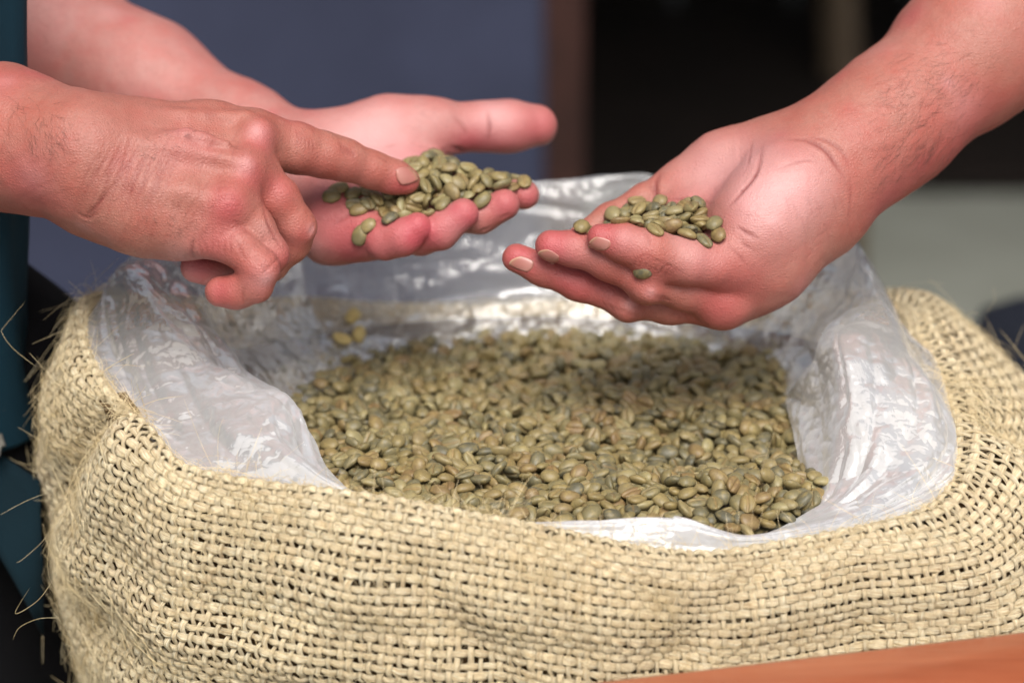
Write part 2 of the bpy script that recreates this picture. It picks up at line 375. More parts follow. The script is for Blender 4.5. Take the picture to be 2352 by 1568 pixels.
# second layer of cloth behind the weave and the body of the sack down to the ground
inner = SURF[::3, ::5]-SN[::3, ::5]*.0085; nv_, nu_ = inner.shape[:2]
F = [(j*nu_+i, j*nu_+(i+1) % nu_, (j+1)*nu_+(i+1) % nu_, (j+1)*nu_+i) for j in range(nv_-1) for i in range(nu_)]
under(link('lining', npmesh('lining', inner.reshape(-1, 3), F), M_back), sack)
rows = []
for z, k in ((.0, .90), (-.15, .90), (-.28, .95), (-.5, 1.0), (-.75, 1.0), (-.9, .97), (GZ+.006, .86)):
    r = base[::5].copy(); r[:, :2] = (r[:, :2]-(SCX, SCY))*k+(SCX, SCY); r[:, 2] = z; r[:, :2] += (vnoise(r*9, 31)*.008)[:, None]*OUTD[::5, :2]; rows.append(r)
rows = np.array(rows); rows = catmull(rows.reshape(len(rows), -1), 40).reshape(40, -1, 3); nv_, nu_ = rows.shape[:2]
F = [(j*nu_+i, j*nu_+(i+1) % nu_, (j+1)*nu_+(i+1) % nu_, (j+1)*nu_+i) for j in range(nv_-1) for i in range(nu_)]
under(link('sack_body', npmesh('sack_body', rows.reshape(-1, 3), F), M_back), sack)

# ================================================================== clear plastic liner
LC = {  # columns anticlockwise from the front: B (in the beans), M1, M2, R (ridge), Q, O (tucked behind the jute)
 0: [(1550,1225,-.258),(1550,1205,-.266),(1550,1190,-.275),(1550,1183,-.283),(1550,1225,-.290),(1550,1290,-.298)],
 1: [(1712,1245,-.266),(1714,1234,-.272),(1717,1226,-.277),(1722,1222,-.283),(1732,1240,-.288),(1742,1275,-.291)],
 2: [(1795,1190,-.243),(1832,1165,-.243),(1868,1158,-.250),(1925,1165,-.260),(1950,1190,-.268),(1965,1235,-.275)],
 3: [(1835,1120,-.205),(1852,1085,-.208),(1945,1065,-.228),(2080,1070,-.238),(2150,1095,-.238),(2175,1145,-.242)],
 4: [(1822,1010,-.165),(1836,975,-.170),(1945,900,-.192),(2130,935,-.198),(2205,990,-.198),(2208,1050,-.203)],
 5: [(1805,940,-.125),(1813,885,-.128),(1900,745,-.145),(2075,765,-.145),(2150,850,-.143),(2185,915,-.145)],
 6: [(1785,890,-.065),(1845,805,-.062),(1915,690,-.060),(1990,580,-.060),(2080,725,-.062),(2120,800,-.085)],
 7: [(1700,855,-.030),(1740,765,-.015),(1800,645,.000),(1895,500,.010),(1930,570,.025),(1950,700,.028)],
 8: [(1500,790,.002),(1500,725,.018),(1500,580,.040),(1500,408,.055),(1500,450,.064),(1500,705,.050)],
 9: [(1150,785,.002),(1150,705,.018),(1150,570,.040),(1150,415,.055),(1150,455,.064),(1150,710,.050)],
 10: [(880,870,-.040),(800,780,-.022),(740,650,-.002),(700,450,.020),(680,520,.03),(650,705,.032)],
 11: [(720,915,-.090),(640,830,-.078),(520,690,-.065),(410,535,-.050),(340,570,-.034),(330,700,-.026)],
 12: [(650,965,-.130),(575,870,-.122),(490,735,-.115),(330,605,-.100),(225,640,-.098),(194,740,-.112)],
 13: [(660,1000,-.165),(640,930,-.160),(590,862,-.160),(470,810,-.166),(310,830,-.164),(240,885,-.168)],
 14: [(715,1035,-.195),(708,965,-.188),(692,905,-.195),(590,905,-.215),(430,965,-.217),(330,990,-.218)],
 15: [(775,1095,-.222),(755,1062,-.225),(740,1045,-.233),(665,1005,-.247),(560,1045,-.250),(450,1092,-.252)],
 16: [(850,1150,-.247),(838,1132,-.253),(828,1125,-.259),(795,1112,-.271),(785,1135,-.277),(775,1155,-.280)],
 17: [(1000,1200,-.258),(1000,1192,-.266),(1000,1186,-.275),(1000,1186,-.282),(1000,1195,-.286),(1000,1215,-.290)],
 18: [(1270,1225,-.262),(1270,1207,-.268),(1270,1197,-.276),(1270,1193,-.284),(1270,1222,-.290),(1270,1262,-.296)]}
CP = np.array([[PY(*p) for p in LC[k]] for k in range(19)])
NLU, NLV = 900, 170
g = catmull(CP.reshape(19, -1), NLU, True).reshape(NLU, 6, 3)
LG = catmull(g.transpose(1, 0, 2).reshape(6, -1), NLV).reshape(NLV, NLU, 3)       # (v, u, 3)
dU = np.linalg.norm(np.roll(LG, -1, 1)-LG, axis=2)[90]; lu = np.cumsum(dU)
lv = np.concatenate([[0], np.cumsum(np.linalg.norm(np.diff(LG, axis=0), axis=2).mean(1))])
LN = np.cross(np.roll(LG, -1, 1)-np.roll(LG, 1, 1), np.gradient(LG, axis=0)); LN /= np.linalg.norm(LN, axis=2)[:, :, None]+1e-12
Uq, Vq = np.meshgrid(lu, lv); tv = (np.arange(NLV)/(NLV-1))[:, None]
def ridged(x): return 1-2*np.abs(x)
q1 = np.stack([Uq*7, Vq*52+vnoise(np.stack([Uq*14, Vq*10, Uq*0], -1).reshape(-1, 3), 5).reshape(Uq.shape)*1.2+Uq*9, Uq*0+.5], -1).reshape(-1, 3)
q2 = np.stack([Uq*16, Vq*120-Uq*14, Uq*0+9.5], -1).reshape(-1, 3); q3 = np.stack([Uq*34, Vq*34, Uq*0+3.5], -1).reshape(-1, 3); q4 = np.stack([Uq*90+Vq*60, Vq*110-Uq*40, Uq*0+3.5], -1).reshape(-1, 3)
pl = ridged(vnoise(q1, 41)).reshape(Uq.shape)*.0046+ridged(vnoise(q2, 42)).reshape(Uq.shape)*.0016+ridged(vnoise(q3, 43)).reshape(Uq.shape)*.0030+ridged(vnoise(q4, 44)).reshape(Uq.shape)*.0005
env = np.clip(tv/.12, .15, 1)*np.clip((1-tv)/.12, .15, 1)
frontness = np.clip((LG[:, :, 1]+.285)/.05, .28, 1)
LG = LG+LN*(pl*env*frontness)[:, :, None]
me = npmesh('plastic_liner', LG.reshape(-1, 3), np.array([(j*NLU+i, j*NLU+(i+1) % NLU, (j+1)*NLU+(i+1) % NLU, (j+1)*NLU+i) for j in range(NLV-1) for i in range(NLU)]),
            uv=np.stack([Uq.ravel(), Vq.ravel()], 1), attrs={'layers': np.clip((-.09-LG[:, :, 1])/.10, 0, 1).ravel()})
def plastic_mat():
    nb = NB('clear_polythene'); tc = nb.n('TexCoord'); uv = tc.outputs['UV']; ob = tc.outputs['Object']
    a = nb.noise(nb.mapping(uv, (90, 520, 1), (0, 0, .12)), 1, 2, .5, .1)     # fine cross crinkles
    fold = lambda sc, k, mp: nb.math('MULTIPLY', nb.math('ABSOLUTE', nb.math('SUBTRACT', nb.noise(nb.mapping(ob, mp), sc, 1, .4), .5)), k)
    vd = nb.math('ADD', nb.math('ADD', fold(26, 5.0, (1, 1.6, 1)), fold(70, 2.0, (1.5, 1, 1))), fold(150, .7, (1, 1, 1.7)))
    c = nb.noise(ob, 90, 5, .65, .8)
    msk = nb.ramp(nb.noise(ob, 24, 3), [(.38, (0, 0, 0)), (.62, (1, 1, 1))])
    h = nb.math('ADD', nb.math('MULTIPLY', nb.math('MULTIPLY', a, msk), .35), vd)
    nm = nb.bump(h, .7, .0016); nsoft = nb.bump(h, .35, .0012)
    tr = nb.n('BsdfTransparent'); tr.inputs[0].default_value = (.97, .975, .98, 1)
    df = nb.n('BsdfDiffuse'); df.inputs[0].default_value = (.93, .93, .95, 1); nb.l(nsoft, df.inputs['Normal'])
    tl = nb.n('BsdfTranslucent'); tl.inputs[0].default_value = (.93, .93, .95, 1); nb.l(nsoft, tl.inputs['Normal'])
    m1 = nb.n('MixShader'); m1.inputs[0].default_value = .4; nb.l(df.outputs[0], m1.inputs[1]); nb.l(tl.outputs[0], m1.inputs[2])
    lw = nb.n('LayerWeight'); lw.inputs[0].default_value = .42; nb.l(nm, lw.inputs['Normal'])
    lay = nb.attr('layers').outputs['Fac']
    milk = nb.math('ADD', nb.math('ADD', .18, nb.math('MULTIPLY', lay, .42)), nb.math('MULTIPLY', lw.outputs['Facing'], .34)); milk = nb.math('ADD', milk, nb.math('MULTIPLY', nb.math('SUBTRACT', c, .5), .2))
    m2 = nb.n('MixShader'); nb.l(milk, m2.inputs[0]); nb.l(tr.outputs[0], m2.inputs[1]); nb.l(m1.outputs[0], m2.inputs[2])
    gl = nb.n('BsdfGlossy'); gl.inputs['Roughness'].default_value = .15; gl.inputs[0].default_value = (1, 1, 1, 1); nb.l(nm, gl.inputs['Normal'])
    fr = nb.n('Fresnel'); fr.inputs[0].default_value = 1.5; nb.l(nm, fr.inputs['Normal'])
    m3 = nb.n('MixShader'); nb.l(nb.math('MINIMUM', nb.math('MULTIPLY', fr.outputs[0], 1.15), .42), m3.inputs[0]); nb.l(m2.outputs[0], m3.inputs[1]); nb.l(gl.outputs[0], m3.inputs[2])
    nb.l(m3.outputs[0], nb.out.inputs[0]); return nb.m
liner = link('plastic_liner', me, plastic_mat()); tag(liner, 'crumpled clear plastic liner bag folded out over the mouth of the burlap sack', 'plastic bag')

# ================================================================== green coffee beans
def bean_geo(a=.0050, b=.0038, c=.0026, seed=0, groove=.0007):
    r = np.random.default_rng(seed); NA = 11
    phs = np.concatenate([np.linspace(-.15, math.pi+.15, 8), [math.pi+.75, 1.5*math.pi-.42, 1.5*math.pi-.16, 1.5*math.pi, 1.5*math.pi+.16, 1.5*math.pi+.42, 2*math.pi-.75]])
    sides = len(phs); V, seam = [(a, 0, -.0004)], [0]
    bend = r.uniform(-.0008, .0008); asym = r.uniform(-.12, .12); twist = r.uniform(-.35, .35)
    for i in range(NA):
        t = math.pi*(i+.6)/(NA+.2); x = a*math.cos(t); s_ = math.sin(t)**.82
        for p in phs:
            y = b*s_*math.cos(p)*(1+asym*math.cos(t)); z = c*s_*math.sin(p); g = 0
            if math.sin(p) < 0:
                z *= .42; yy = y-bend*math.cos(t*1.0)-.0003*math.sin(t*2)*3*twist
                g = math.exp(-(y/.00045)**2)*min(1, s_*1.2); z += groove*g*1.15
                z -= .00025*math.exp(-((abs(y)-.0013)/.0009)**2)*s_
                y += bend*math.sin(t)
            V.append((x, y, z)); seam.append(g)
    V.append((-a, 0, -.0004)); seam.append(0)
    tri, quad = [], []
    for i in range(NA-1):
        for j in range(sides):
            j2 = (j+1) % sides; quad.append((1+i*sides+j, 1+i*sides+j2, 1+(i+1)*sides+j2, 1+(i+1)*sides+j))
    n = len(V)
    for j in range(sides):
        j2 = (j+1) % sides; tri.append((0, 1+j2, 1+j)); tri.append((n-1, n-1-sides+j, n-1-sides+j2))
    V = np.array(V); V += (np.stack([vnoise(V*420+seed*7, 60+k) for k in range(3)], 1)*.00016)
    F = np.array([q for q in quad]+[(t[0], t[1], t[2], t[2]) for t in tri])
    return V, quad, tri, np.array(seam)
BG = [bean_geo(.0050, .0038, .0027, 1), bean_geo(.0047, .0038, .0028, 2), bean_geo(.0054, .0040, .0026, 3), bean_geo(.0049, .0036, .0025, 4), bean_geo(.0044, .0039, .0029, 5, .0008), bean_geo(.0053, .0037, .0027, 6, .0005)]
def bean_mat(name, stuff):
    nb = NB(name); ob = nb.n('TexCoord').outputs['Object']
    rnd = nb.attr('tone').outputs['Fac'] if stuff else nb.n('ObjectInfo').outputs['Random']
    c = nb.ramp(rnd, [(.0, (.080, .076, .050)), (.14, (.125, .112, .062)), (.36, (.160, .134, .062)), (.58, (.195, .150, .064)), (.74, (.165, .106, .047)), (.86, (.245, .215, .108)), (1, (.180, .136, .066))])
    off = nb.n('CombineXYZ'); nb.l(nb.math('MULTIPLY', rnd, 37), off.inputs[0])
    va = nb.n('VectorMath', operation='ADD'); nb.l(ob, va.inputs[0]); nb.l(off.outputs[0], va.inputs[1])
    n1 = nb.noise(va.outputs[0], 240, 5, .65); n2 = nb.noise(va.outputs[0], 900, 4, .7)
    c = nb.mix(nb.math('MULTIPLY', nb.math('SUBTRACT', n1, .45), 2.2), c, (.33, .25, .095)); c = nb.mix(nb.math('MULTIPLY', nb.math('SUBTRACT', n2, .5), 1.4), c, (.065, .048, .022))
    s = nb.attr('seam').outputs['Fac']; c = nb.mix(nb.math('MULTIPLY', s, .55), c, (.24, .15, .065))
    nb.bsdf(c, .46, nb.bump(nb.math('ADD', n1, nb.math('MULTIPLY', n2, .5)), .28, .0007), .42); return nb.m
M_pale = plain('pale_yellow_coffee_bean', (.58, .45, .18), .5, .2, 300); M_bean = bean_mat('green_coffee_bean', False); M_beans = bean_mat('green_coffee_beans', True)
BM = []
BG = [(V*(1.12, 1.15, 1.26), q, t, s) for V, q, t, s in BG]
for k, (V, q, t, s) in enumerate(BG):
    me = bpy.data.meshes.new('coffee_bean'); me.from_pydata(V.tolist(), [], q+t); me.update()
    at = me.attributes.new('seam', 'FLOAT', 'POINT'); at.data.foreach_set('value', s.astype(np.float32)); me.materials.append(M_bean)
    me.polygons.foreach_set('use_smooth', np.ones(len(me.polygons), bool)); BM.append(me)
def unpack(rows):
    a = np.array(rows, float).reshape(-1, 7); q = a[:, 3:]
    return a[:, :3]*1e-4, q/np.linalg.norm(q, axis=1)[:, None]
def bed_height(x, y):
    z = -.095*y
    z += .006*np.exp(-(((x-.125)/.045)**2+((y+.235)/.03)**2))-.010*np.exp(-(((x-.10)/.07)**2+((y+.165)/.035)**2))+.004*np.exp(-(((x+.06)/.06)**2+((y+.2)/.06)**2))-.004*np.exp(-(((x+.02)/.05)**2+((y+.09)/.04)**2))
    return z+.0025*vnoise(np.stack([x*22, y*22, x*0], -1), 77)
BCX, BCY = .015, -.125
# where each bean of the heap came to rest: x, y, height (0.1 mm) and its rotation (w, x, y, z in fiftieths)
N_BED_SINGLE = 165
BED = [-113,-1409,12,11,0,6,-48,1061,-1306,-22,10,-33,35,8,260,-1385,-6,19,3,12,-44,114,-1445,-25,45,20,-1,9,198,-153,19,24,-44,4,-3,522,-1440,-30,31,9,-10,37,497,-160,5,18,-46,0,3,364,-1406,-9,5,-10,10,-48,709,-341,13,0,-3,-16,47,
-738,164,-6,30,16,27,-24,932,-1226,-25,44,22,-3,-10,930,-1066,13,17,6,-16,44,206,-890,21,22,7,13,-43,1006,-1157,9,21,-37,-26,8,1064,-1415,-61,48,6,12,7,889,-1313,8,1,-33,-37,-1,1495,-54,23,3,-5,49,6,73,-482,-2,43,24,4,-2,
151,-1207,14,7,-4,3,-49,52,-866,-6,49,4,3,-7,-1332,-573,-102,7,0,-6,49,1138,-1271,-18,49,4,-8,0,1511,126,8,28,-31,-23,-15,811,-1250,-20,1,-50,-6,0,674,450,16,35,29,4,21,734,-1420,-54,47,-17,3,-1,1365,-1232,-25,15,14,-3,-45,
836,-1442,-65,5,18,43,17,810,-1480,1,11,4,15,46,942,-1386,-40,18,5,3,46,-847,-562,4,32,30,-15,19,574,-1436,-11,28,-11,12,-38,1404,-240,4,45,6,-6,-21,1495,-957,-9,50,-3,2,3,-1263,513,8,45,5,0,-20,-14,-639,-9,31,4,19,-34,
-1256,-628,36,2,10,-4,49,502,29,8,4,-34,-30,-20,-1579,-198,-93,6,-2,18,-46,771,-1472,-91,32,-3,-2,38,761,-1095,10,17,-2,-5,-47,690,-1422,-93,0,48,-12,7,-812,-1030,10,3,-14,-42,24,571,-1163,11,1,49,10,5,765,-1173,-16,22,2,-3,-45,
-402,-919,23,2,48,12,3,-862,-809,8,2,-6,1,-50,1184,-1039,18,12,-19,16,-42,1266,-1302,-106,15,5,2,47,-771,-469,6,32,2,4,-38,-661,-375,-2,38,11,2,31,481,-1457,-64,4,42,-26,-5,757,669,20,9,-48,9,-8,-909,-129,4,27,8,-4,41,-140,571,5,15,-45,17,1,
-153,-833,0,36,-28,5,-20,-480,563,6,43,11,8,22,978,-1482,-42,7,25,-43,3,-1029,-231,21,4,4,-1,-50,-486,-497,13,18,-46,-1,-8,-460,-1282,-8,5,22,-39,-22,-135,755,27,5,-9,48,9,1046,-1479,-87,18,16,17,40,601,-137,-6,47,15,1,-7,
-461,-646,-3,13,-34,34,7,-320,-944,14,3,10,49,-6,532,262,17,13,-12,-45,-12,188,-674,18,36,-34,1,4,-629,-945,9,32,-1,-2,38,-557,-887,29,8,-33,36,-7,1397,224,7,11,-48,-2,-10,1555,363,10,5,-5,-49,1,-1484,-172,-12,44,20,-8,-9,
-806,429,4,4,-47,14,8,745,-1335,2,14,-24,-40,13,-252,-1114,-10,49,0,-8,-3,-1471,-382,-85,3,6,-49,7,960,-155,14,10,-8,0,-48,-313,201,11,41,-8,-17,21,987,-1456,-116,33,6,-2,-37,-766,-1106,-20,13,6,6,48,469,-1137,0,2,-48,-13,-3,
-372,-684,1,4,-44,10,22,867,-334,20,28,-1,-7,41,1350,41,8,32,36,-5,-13,112,-1301,-15,8,-2,-4,-49,-1366,-78,10,13,-48,0,6,631,-295,18,48,-8,-12,2,339,5,19,5,40,27,12,-512,-738,18,9,-8,-47,13,-303,980,14,37,-30,7,14,293,-363,4,25,38,12,-15,
-398,-1014,-24,15,-1,-6,-47,1304,-288,6,14,-32,-11,-34,-1159,-929,-29,40,0,-1,30,-218,-823,9,43,-15,-19,6,-674,-1086,-4,12,-48,5,-8,-79,-210,8,20,-8,-27,-36,1112,51,-10,28,30,20,-21,609,218,1,35,-34,10,-7,250,-1477,-25,18,22,41,4,
-482,1059,4,9,-22,41,17,686,-1339,-26,3,-3,50,-3,1177,-1354,-57,2,-16,45,-15,620,-1192,-30,20,5,-6,45,-225,817,8,45,16,-8,-13,-64,-787,0,49,-8,-4,-1,-1002,-753,1,11,14,-8,-46,499,-1221,4,3,15,-48,4,286,-1157,-5,9,19,-45,2,
-210,-566,16,3,3,-45,21,-257,-394,-9,34,5,0,36,-299,-1294,-17,12,-9,33,-35,1090,-487,-3,49,-10,-3,-4,-1468,-336,-36,1,-4,-4,-50,1397,854,-14,46,3,-18,5,1268,1069,-1,8,-11,-23,42,531,-1233,-23,4,-11,45,-17,-1502,659,-19,43,6,-4,25,
-650,-801,-14,25,21,15,-35,-954,-903,-8,11,-18,44,-10,1309,-1172,-43,49,-3,-6,8,-658,1268,21,4,17,46,7,1473,-216,4,42,1,-10,25,-875,131,27,24,-34,23,-15,-1586,679,-22,4,1,-3,50,705,-45,-29,5,7,25,42,-159,-376,8,42,14,-21,-10,
-1140,-508,10,46,1,-5,-19,1322,-958,-21,3,-8,-16,46,386,-1475,-104,27,-2,13,40,1240,344,-5,48,10,-4,7,1158,-1380,-88,10,42,-25,-3,935,-1436,-69,0,47,18,2,-1007,188,-9,2,43,-22,-12,1583,608,-14,49,7,-9,-2,947,1392,-18,10,0,18,-45,
-622,492,1,30,-3,-2,40,444,-1422,-15,37,-18,-7,28,375,-716,-5,14,5,-46,-13,-389,-574,18,49,-1,-1,7,518,-951,-13,46,-18,6,-6,296,547,3,6,19,41,20,-925,-787,24,10,19,-45,-4,376,-1166,-5,7,32,38,-2,1426,-1110,-59,2,-37,-32,-11,
-651,688,-3,34,19,-22,21,-1128,921,13,46,-17,-9,-5,-1221,111,21,3,28,42,1,7,-1337,-27,36,-22,-13,-24,607,-1451,-97,6,34,36,0,-471,185,0,7,-36,-29,-17,-525,-1093,-6,46,-5,2,-18,-499,-908,-21,48,-2,8,10,360,845,6,5,-50,-2,-3,
-1116,-33,23,47,-1,3,-16,-895,-1000,-16,47,-14,8,5,1159,-126,10,23,-6,25,-37,146,-1462,-56,13,-7,-2,-48,-1097,-998,-35,45,4,1,22,1255,-885,-14,20,-6,-20,41,-368,-1324,-13,15,11,28,37,-1599,-123,-23,43,-8,-1,24,1540,836,-37,33,-1,8,-37,
-977,456,14,49,2,-3,-11,501,702,-30,12,-45,6,17,1018,-1258,-44,31,1,-13,37,1509,-698,-10,14,-4,-1,48,1241,-1275,-68,49,-9,-3,-5,1401,1073,16,6,1,49,-4,642,-1456,-49,36,-15,-7,30,873,-1070,0,26,31,-29,-8,-1218,-730,-20,15,42,14,18,
1321,-1026,-23,14,44,17,-11,-1528,-4,7,2,-3,50,-6,-1315,407,-19,9,-1,-8,-48,411,992,-2,15,7,1,47,-112,1223,18,7,7,-9,48,192,-1274,-13,33,-31,-9,-18,176,947,4,3,-18,-43,-17,17,782,-31,43,-22,0,11,-1025,-483,-7,11,14,34,33,
43,-1255,-2,4,50,1,-1,827,-1100,-35,45,-7,-2,-20,740,61,-1,24,-5,-3,-44,71,433,22,2,-16,47,-4,-831,722,8,7,8,3,49,-1207,-107,-5,43,6,25,-2,56,977,-26,50,1,-3,6,-1383,-385,3,1,-16,-23,-41,930,-266,0,33,27,11,24,-1267,697,5,2,5,50,4,
-58,-356,-12,35,9,-3,-34,-709,1081,3,27,-18,-32,-20,1513,-271,-21,47,12,8,-7,314,-848,2,8,-4,49,-6,1201,-532,15,1,-49,-3,-7,303,1023,13,7,-48,-11,4,1255,-197,-25,27,0,4,-42,-1600,135,-6,28,-5,40,-10,696,-1032,-6,22,-7,17,41,
1455,-883,-5,16,-9,3,-46,1091,-26,-18,29,-2,5,41,676,-1272,-10,6,22,-43,12,-1345,843,16,37,-6,3,-33,96,-254,-17,47,-4,13,10,-66,-1354,-24,36,-3,-22,27,-38,-1142,-7,22,21,-12,37,-807,51,7,13,20,44,5,-648,874,-5,19,-40,-22,6,
232,71,4,49,-4,-2,11,-1253,-364,-2,46,16,-10,3,-1012,-407,7,0,17,-10,46,100,-41,-1,19,-44,-10,-10,-634,306,0,48,-4,6,-11,-491,105,-3,5,5,49,3,-1370,732,4,42,-16,14,18,-1261,858,-7,49,3,-10,-5,-541,-1202,-11,2,-47,-15,-10,
1123,-1326,-37,10,36,33,-5,439,1127,-7,12,11,27,-39,1246,52,-16,6,8,7,49,1240,175,3,39,0,7,31,764,231,-2,9,-3,-48,-9,-1251,1074,-24,36,3,-12,33,-193,242,3,26,8,1,-42,468,857,-5,10,1,-2,49,-352,-154,9,8,-43,-5,23,1435,654,5,10,29,-35,-18,
819,-1350,-23,38,-3,2,32,137,823,18,9,-30,24,-31,1329,965,-17,42,10,0,25,-1431,568,-25,2,29,-39,-12,471,-1313,-7,2,34,36,-5,-1504,315,-7,4,-49,8,0,15,-1424,-42,13,8,36,32,291,703,10,0,18,47,-4,1129,188,-2,50,2,5,-1,-1147,437,19,39,9,13,28,
211,-1408,-46,39,-6,21,-22,-803,916,4,49,10,4,-2,857,684,2,27,-34,-25,-4,-1123,-852,-6,0,25,-41,12,-964,612,5,21,-2,0,45,518,660,8,34,14,13,32,155,-766,11,11,3,13,-47,-151,-1091,-27,27,35,15,-17,1238,-978,-46,29,-2,-14,38,
824,298,-16,0,-5,-49,-11,1346,616,-14,48,4,12,-8,56,-97,1,4,48,11,-4,1278,-1265,-53,46,-3,-5,-20,826,-173,4,47,-4,7,16,1535,-412,-22,37,13,-5,-30,919,428,-10,41,-15,13,-21,271,-1028,-22,8,-11,0,48,-16,-1211,-2,48,-14,-4,2,
-1334,993,-10,19,-46,2,-2,1166,845,-16,29,5,-3,40,1199,-125,-11,42,19,18,7,1247,793,-35,0,-7,-7,49,683,1120,10,31,-36,8,14,1254,611,-17,34,6,-7,36,1095,-245,5,15,-9,-44,16,-1207,-634,10,10,18,46,2,655,866,15,13,-37,-29,11,
1118,-1018,-12,4,-28,-40,9,-643,-554,-8,7,-48,-2,14,-751,592,-1,22,-14,-39,-19,-748,1223,1,5,-49,-7,0,1485,-335,-7,12,25,-38,17,222,371,-6,9,-48,-8,2,-1591,315,-2,0,48,-15,-3,1522,-949,-100,4,-33,-37,-2,-197,-882,-16,10,46,7,-14,
-120,-1007,-18,9,0,-22,44,419,294,15,23,5,20,39,-946,816,6,7,43,-22,-12,-70,998,30,1,28,-36,22,964,896,-16,46,13,-2,-14,1147,-333,-8,39,14,3,28,-138,-583,-2,11,26,41,2,-294,-568,-7,47,-16,-2,3,1465,-549,11,5,7,49,-4,-730,-811,-10,6,28,-41,0,
-659,135,-18,33,-1,-4,-37,466,-508,-4,22,-22,-8,-38,436,-988,-6,32,-10,11,-35,-59,-144,18,50,3,4,2,-127,-1166,-29,6,-1,2,50,-1123,148,0,7,31,29,26,-242,-1254,-1,2,-6,49,-4,-1394,-417,-25,34,1,21,30,637,-856,-7,3,-26,-36,-23,
594,18,5,11,47,-13,4,-1397,248,-6,14,-4,-10,-47,297,-256,13,10,-39,-22,-19,112,619,-4,10,-48,-6,3,173,1203,-4,7,-46,18,-5,389,-121,-13,15,-17,-17,41,-124,45,20,26,3,-23,-36,-1196,411,5,2,-35,-35,9,86,-1130,12,0,23,-45,2,
-1293,-467,8,24,6,-4,43,556,-255,4,12,39,15,25,1152,474,-17,10,11,2,-48,60,143,2,25,-6,-7,-42,-174,958,18,18,-3,-1,47,-204,-252,-13,9,-27,-41,1,857,610,-14,44,-9,-5,22,1225,-391,1,27,6,-15,39,844,-100,-19,10,-3,37,31,
1161,-204,-26,48,-8,-10,-2,753,-46,11,2,30,-37,14,639,86,-16,17,-2,15,44,-646,-1225,-10,24,10,-13,-41,1046,1347,-33,9,16,14,-45,956,62,-21,34,3,-4,36,-390,835,1,47,-9,-3,14,1387,-1167,-119,12,-2,-5,-48,-347,-54,-2,22,-13,25,-35,
779,143,7,0,-16,-47,5,-101,-502,-5,6,-3,0,50,-1037,-1046,-16,18,-27,37,-9,1302,-664,-2,10,13,44,16,319,1164,7,43,7,8,23,171,-1121,8,47,7,-12,9,-965,327,-13,33,32,16,9,1403,-438,-23,12,-40,26,-6,1027,636,-13,3,-9,41,-27,
1338,-109,-10,11,31,-37,-6,-28,-890,-24,26,28,-31,7,-978,955,-18,3,9,48,9,-1321,97,-5,5,49,7,4,-1358,-138,5,24,44,-1,1,-29,1251,-5,47,-2,-13,11,309,-89,-14,45,-9,14,-15,393,133,2,37,-15,6,-29,838,433,-24,46,-2,9,-18,288,-1433,-59,14,48,6,1,
-188,1302,-7,7,12,0,-48,293,-758,-1,1,41,-28,-4,772,1028,8,43,-23,-6,-8,1377,-7,-15,11,-8,-47,10,-424,-735,-9,3,48,1,-13,-365,504,2,5,38,-31,-8,-1189,-814,-48,34,-1,2,-37,-298,1412,-2,48,-6,6,9,833,-436,10,28,16,-21,-32,
867,122,-23,33,-21,-27,16,-1412,122,-8,10,10,-47,10,-287,-653,-20,47,-3,-15,-7,1471,576,-23,46,7,-15,-11,-359,-799,-14,14,0,-4,-48,580,1071,-2,11,-9,48,4,1079,-292,-32,43,-7,11,-22,-1478,-346,-77,49,0,1,-10,-610,-144,13,17,1,42,-21,
469,-37,-17,4,-20,-44,-10,960,1044,-10,19,-17,17,-39,1143,-928,-19,49,9,4,-6,271,839,8,2,42,-27,-2,-1223,253,-9,47,13,5,11,-39,941,1,11,-27,40,-6,1158,-68,-3,30,3,32,-25,1003,-91,22,3,44,21,-10,-1001,-662,-7,46,17,-3,-10,
1096,-1069,-27,5,-38,-32,7,322,979,-23,37,-29,-3,16,-1167,752,-12,24,-30,-31,-3,-400,1058,-31,20,12,2,-44,-757,-173,-8,34,16,-10,-32,-1072,-705,-23,43,5,6,25,-276,-737,-19,48,-5,7,-9,1244,894,-9,32,-9,-3,-37,-74,-842,-4,7,38,-29,11,
1327,413,-18,5,-45,21,5,-530,-565,-12,12,6,4,48,-255,274,39,1,-36,-34,8,-71,517,-17,13,22,39,18,80,836,-17,30,5,-10,-39,-355,361,-4,4,-7,-6,49,-15,-260,-10,3,-3,1,50,202,548,-12,22,7,0,44,924,-1152,-18,37,3,-26,20,1231,-705,6,42,0,-6,-27,
129,50,2,15,-27,38,10,371,-944,-32,18,34,-19,-25,-525,252,-13,49,0,-3,7,-681,-1170,-15,37,10,-6,-32,-410,750,-10,3,44,-5,-23,433,-210,-12,5,-41,8,27,-105,1169,-8,8,-13,42,-22,-837,-957,6,39,-26,-1,17,221,-1027,-13,15,-1,47,6,
-1669,136,-11,8,8,11,-47,-283,1224,6,16,-41,-12,20,525,-479,8,17,-12,-13,44,419,446,-11,13,-7,4,-48,905,-358,-13,49,-1,-10,6,-571,647,10,3,-46,4,-19,-1156,-278,-14,30,-17,-10,35,-1396,714,-10,16,24,-41,3,901,211,-15,10,-14,-1,47,
-1193,575,14,42,-7,-3,-27,-496,989,-26,5,3,-13,-48,-236,-135,-27,47,6,9,-13,447,-302,-16,22,-3,11,44,-962,-527,3,12,35,34,-2,-206,-1020,-19,47,-1,-2,-16,1473,890,-29,18,1,-16,44,-723,-946,-28,47,3,-10,12,-140,-232,9,18,44,-2,-16,
457,-876,-4,15,1,4,-48,316,287,-14,23,-15,-41,8,-733,-616,-29,44,-13,-12,-16,994,179,-17,48,-3,5,-12,921,646,7,2,-12,-45,18,-849,1250,-17,4,3,-1,50,-527,28,-17,21,-5,-6,44,-1141,-765,-26,38,-11,8,29,389,-10,-9,32,5,-10,-36,
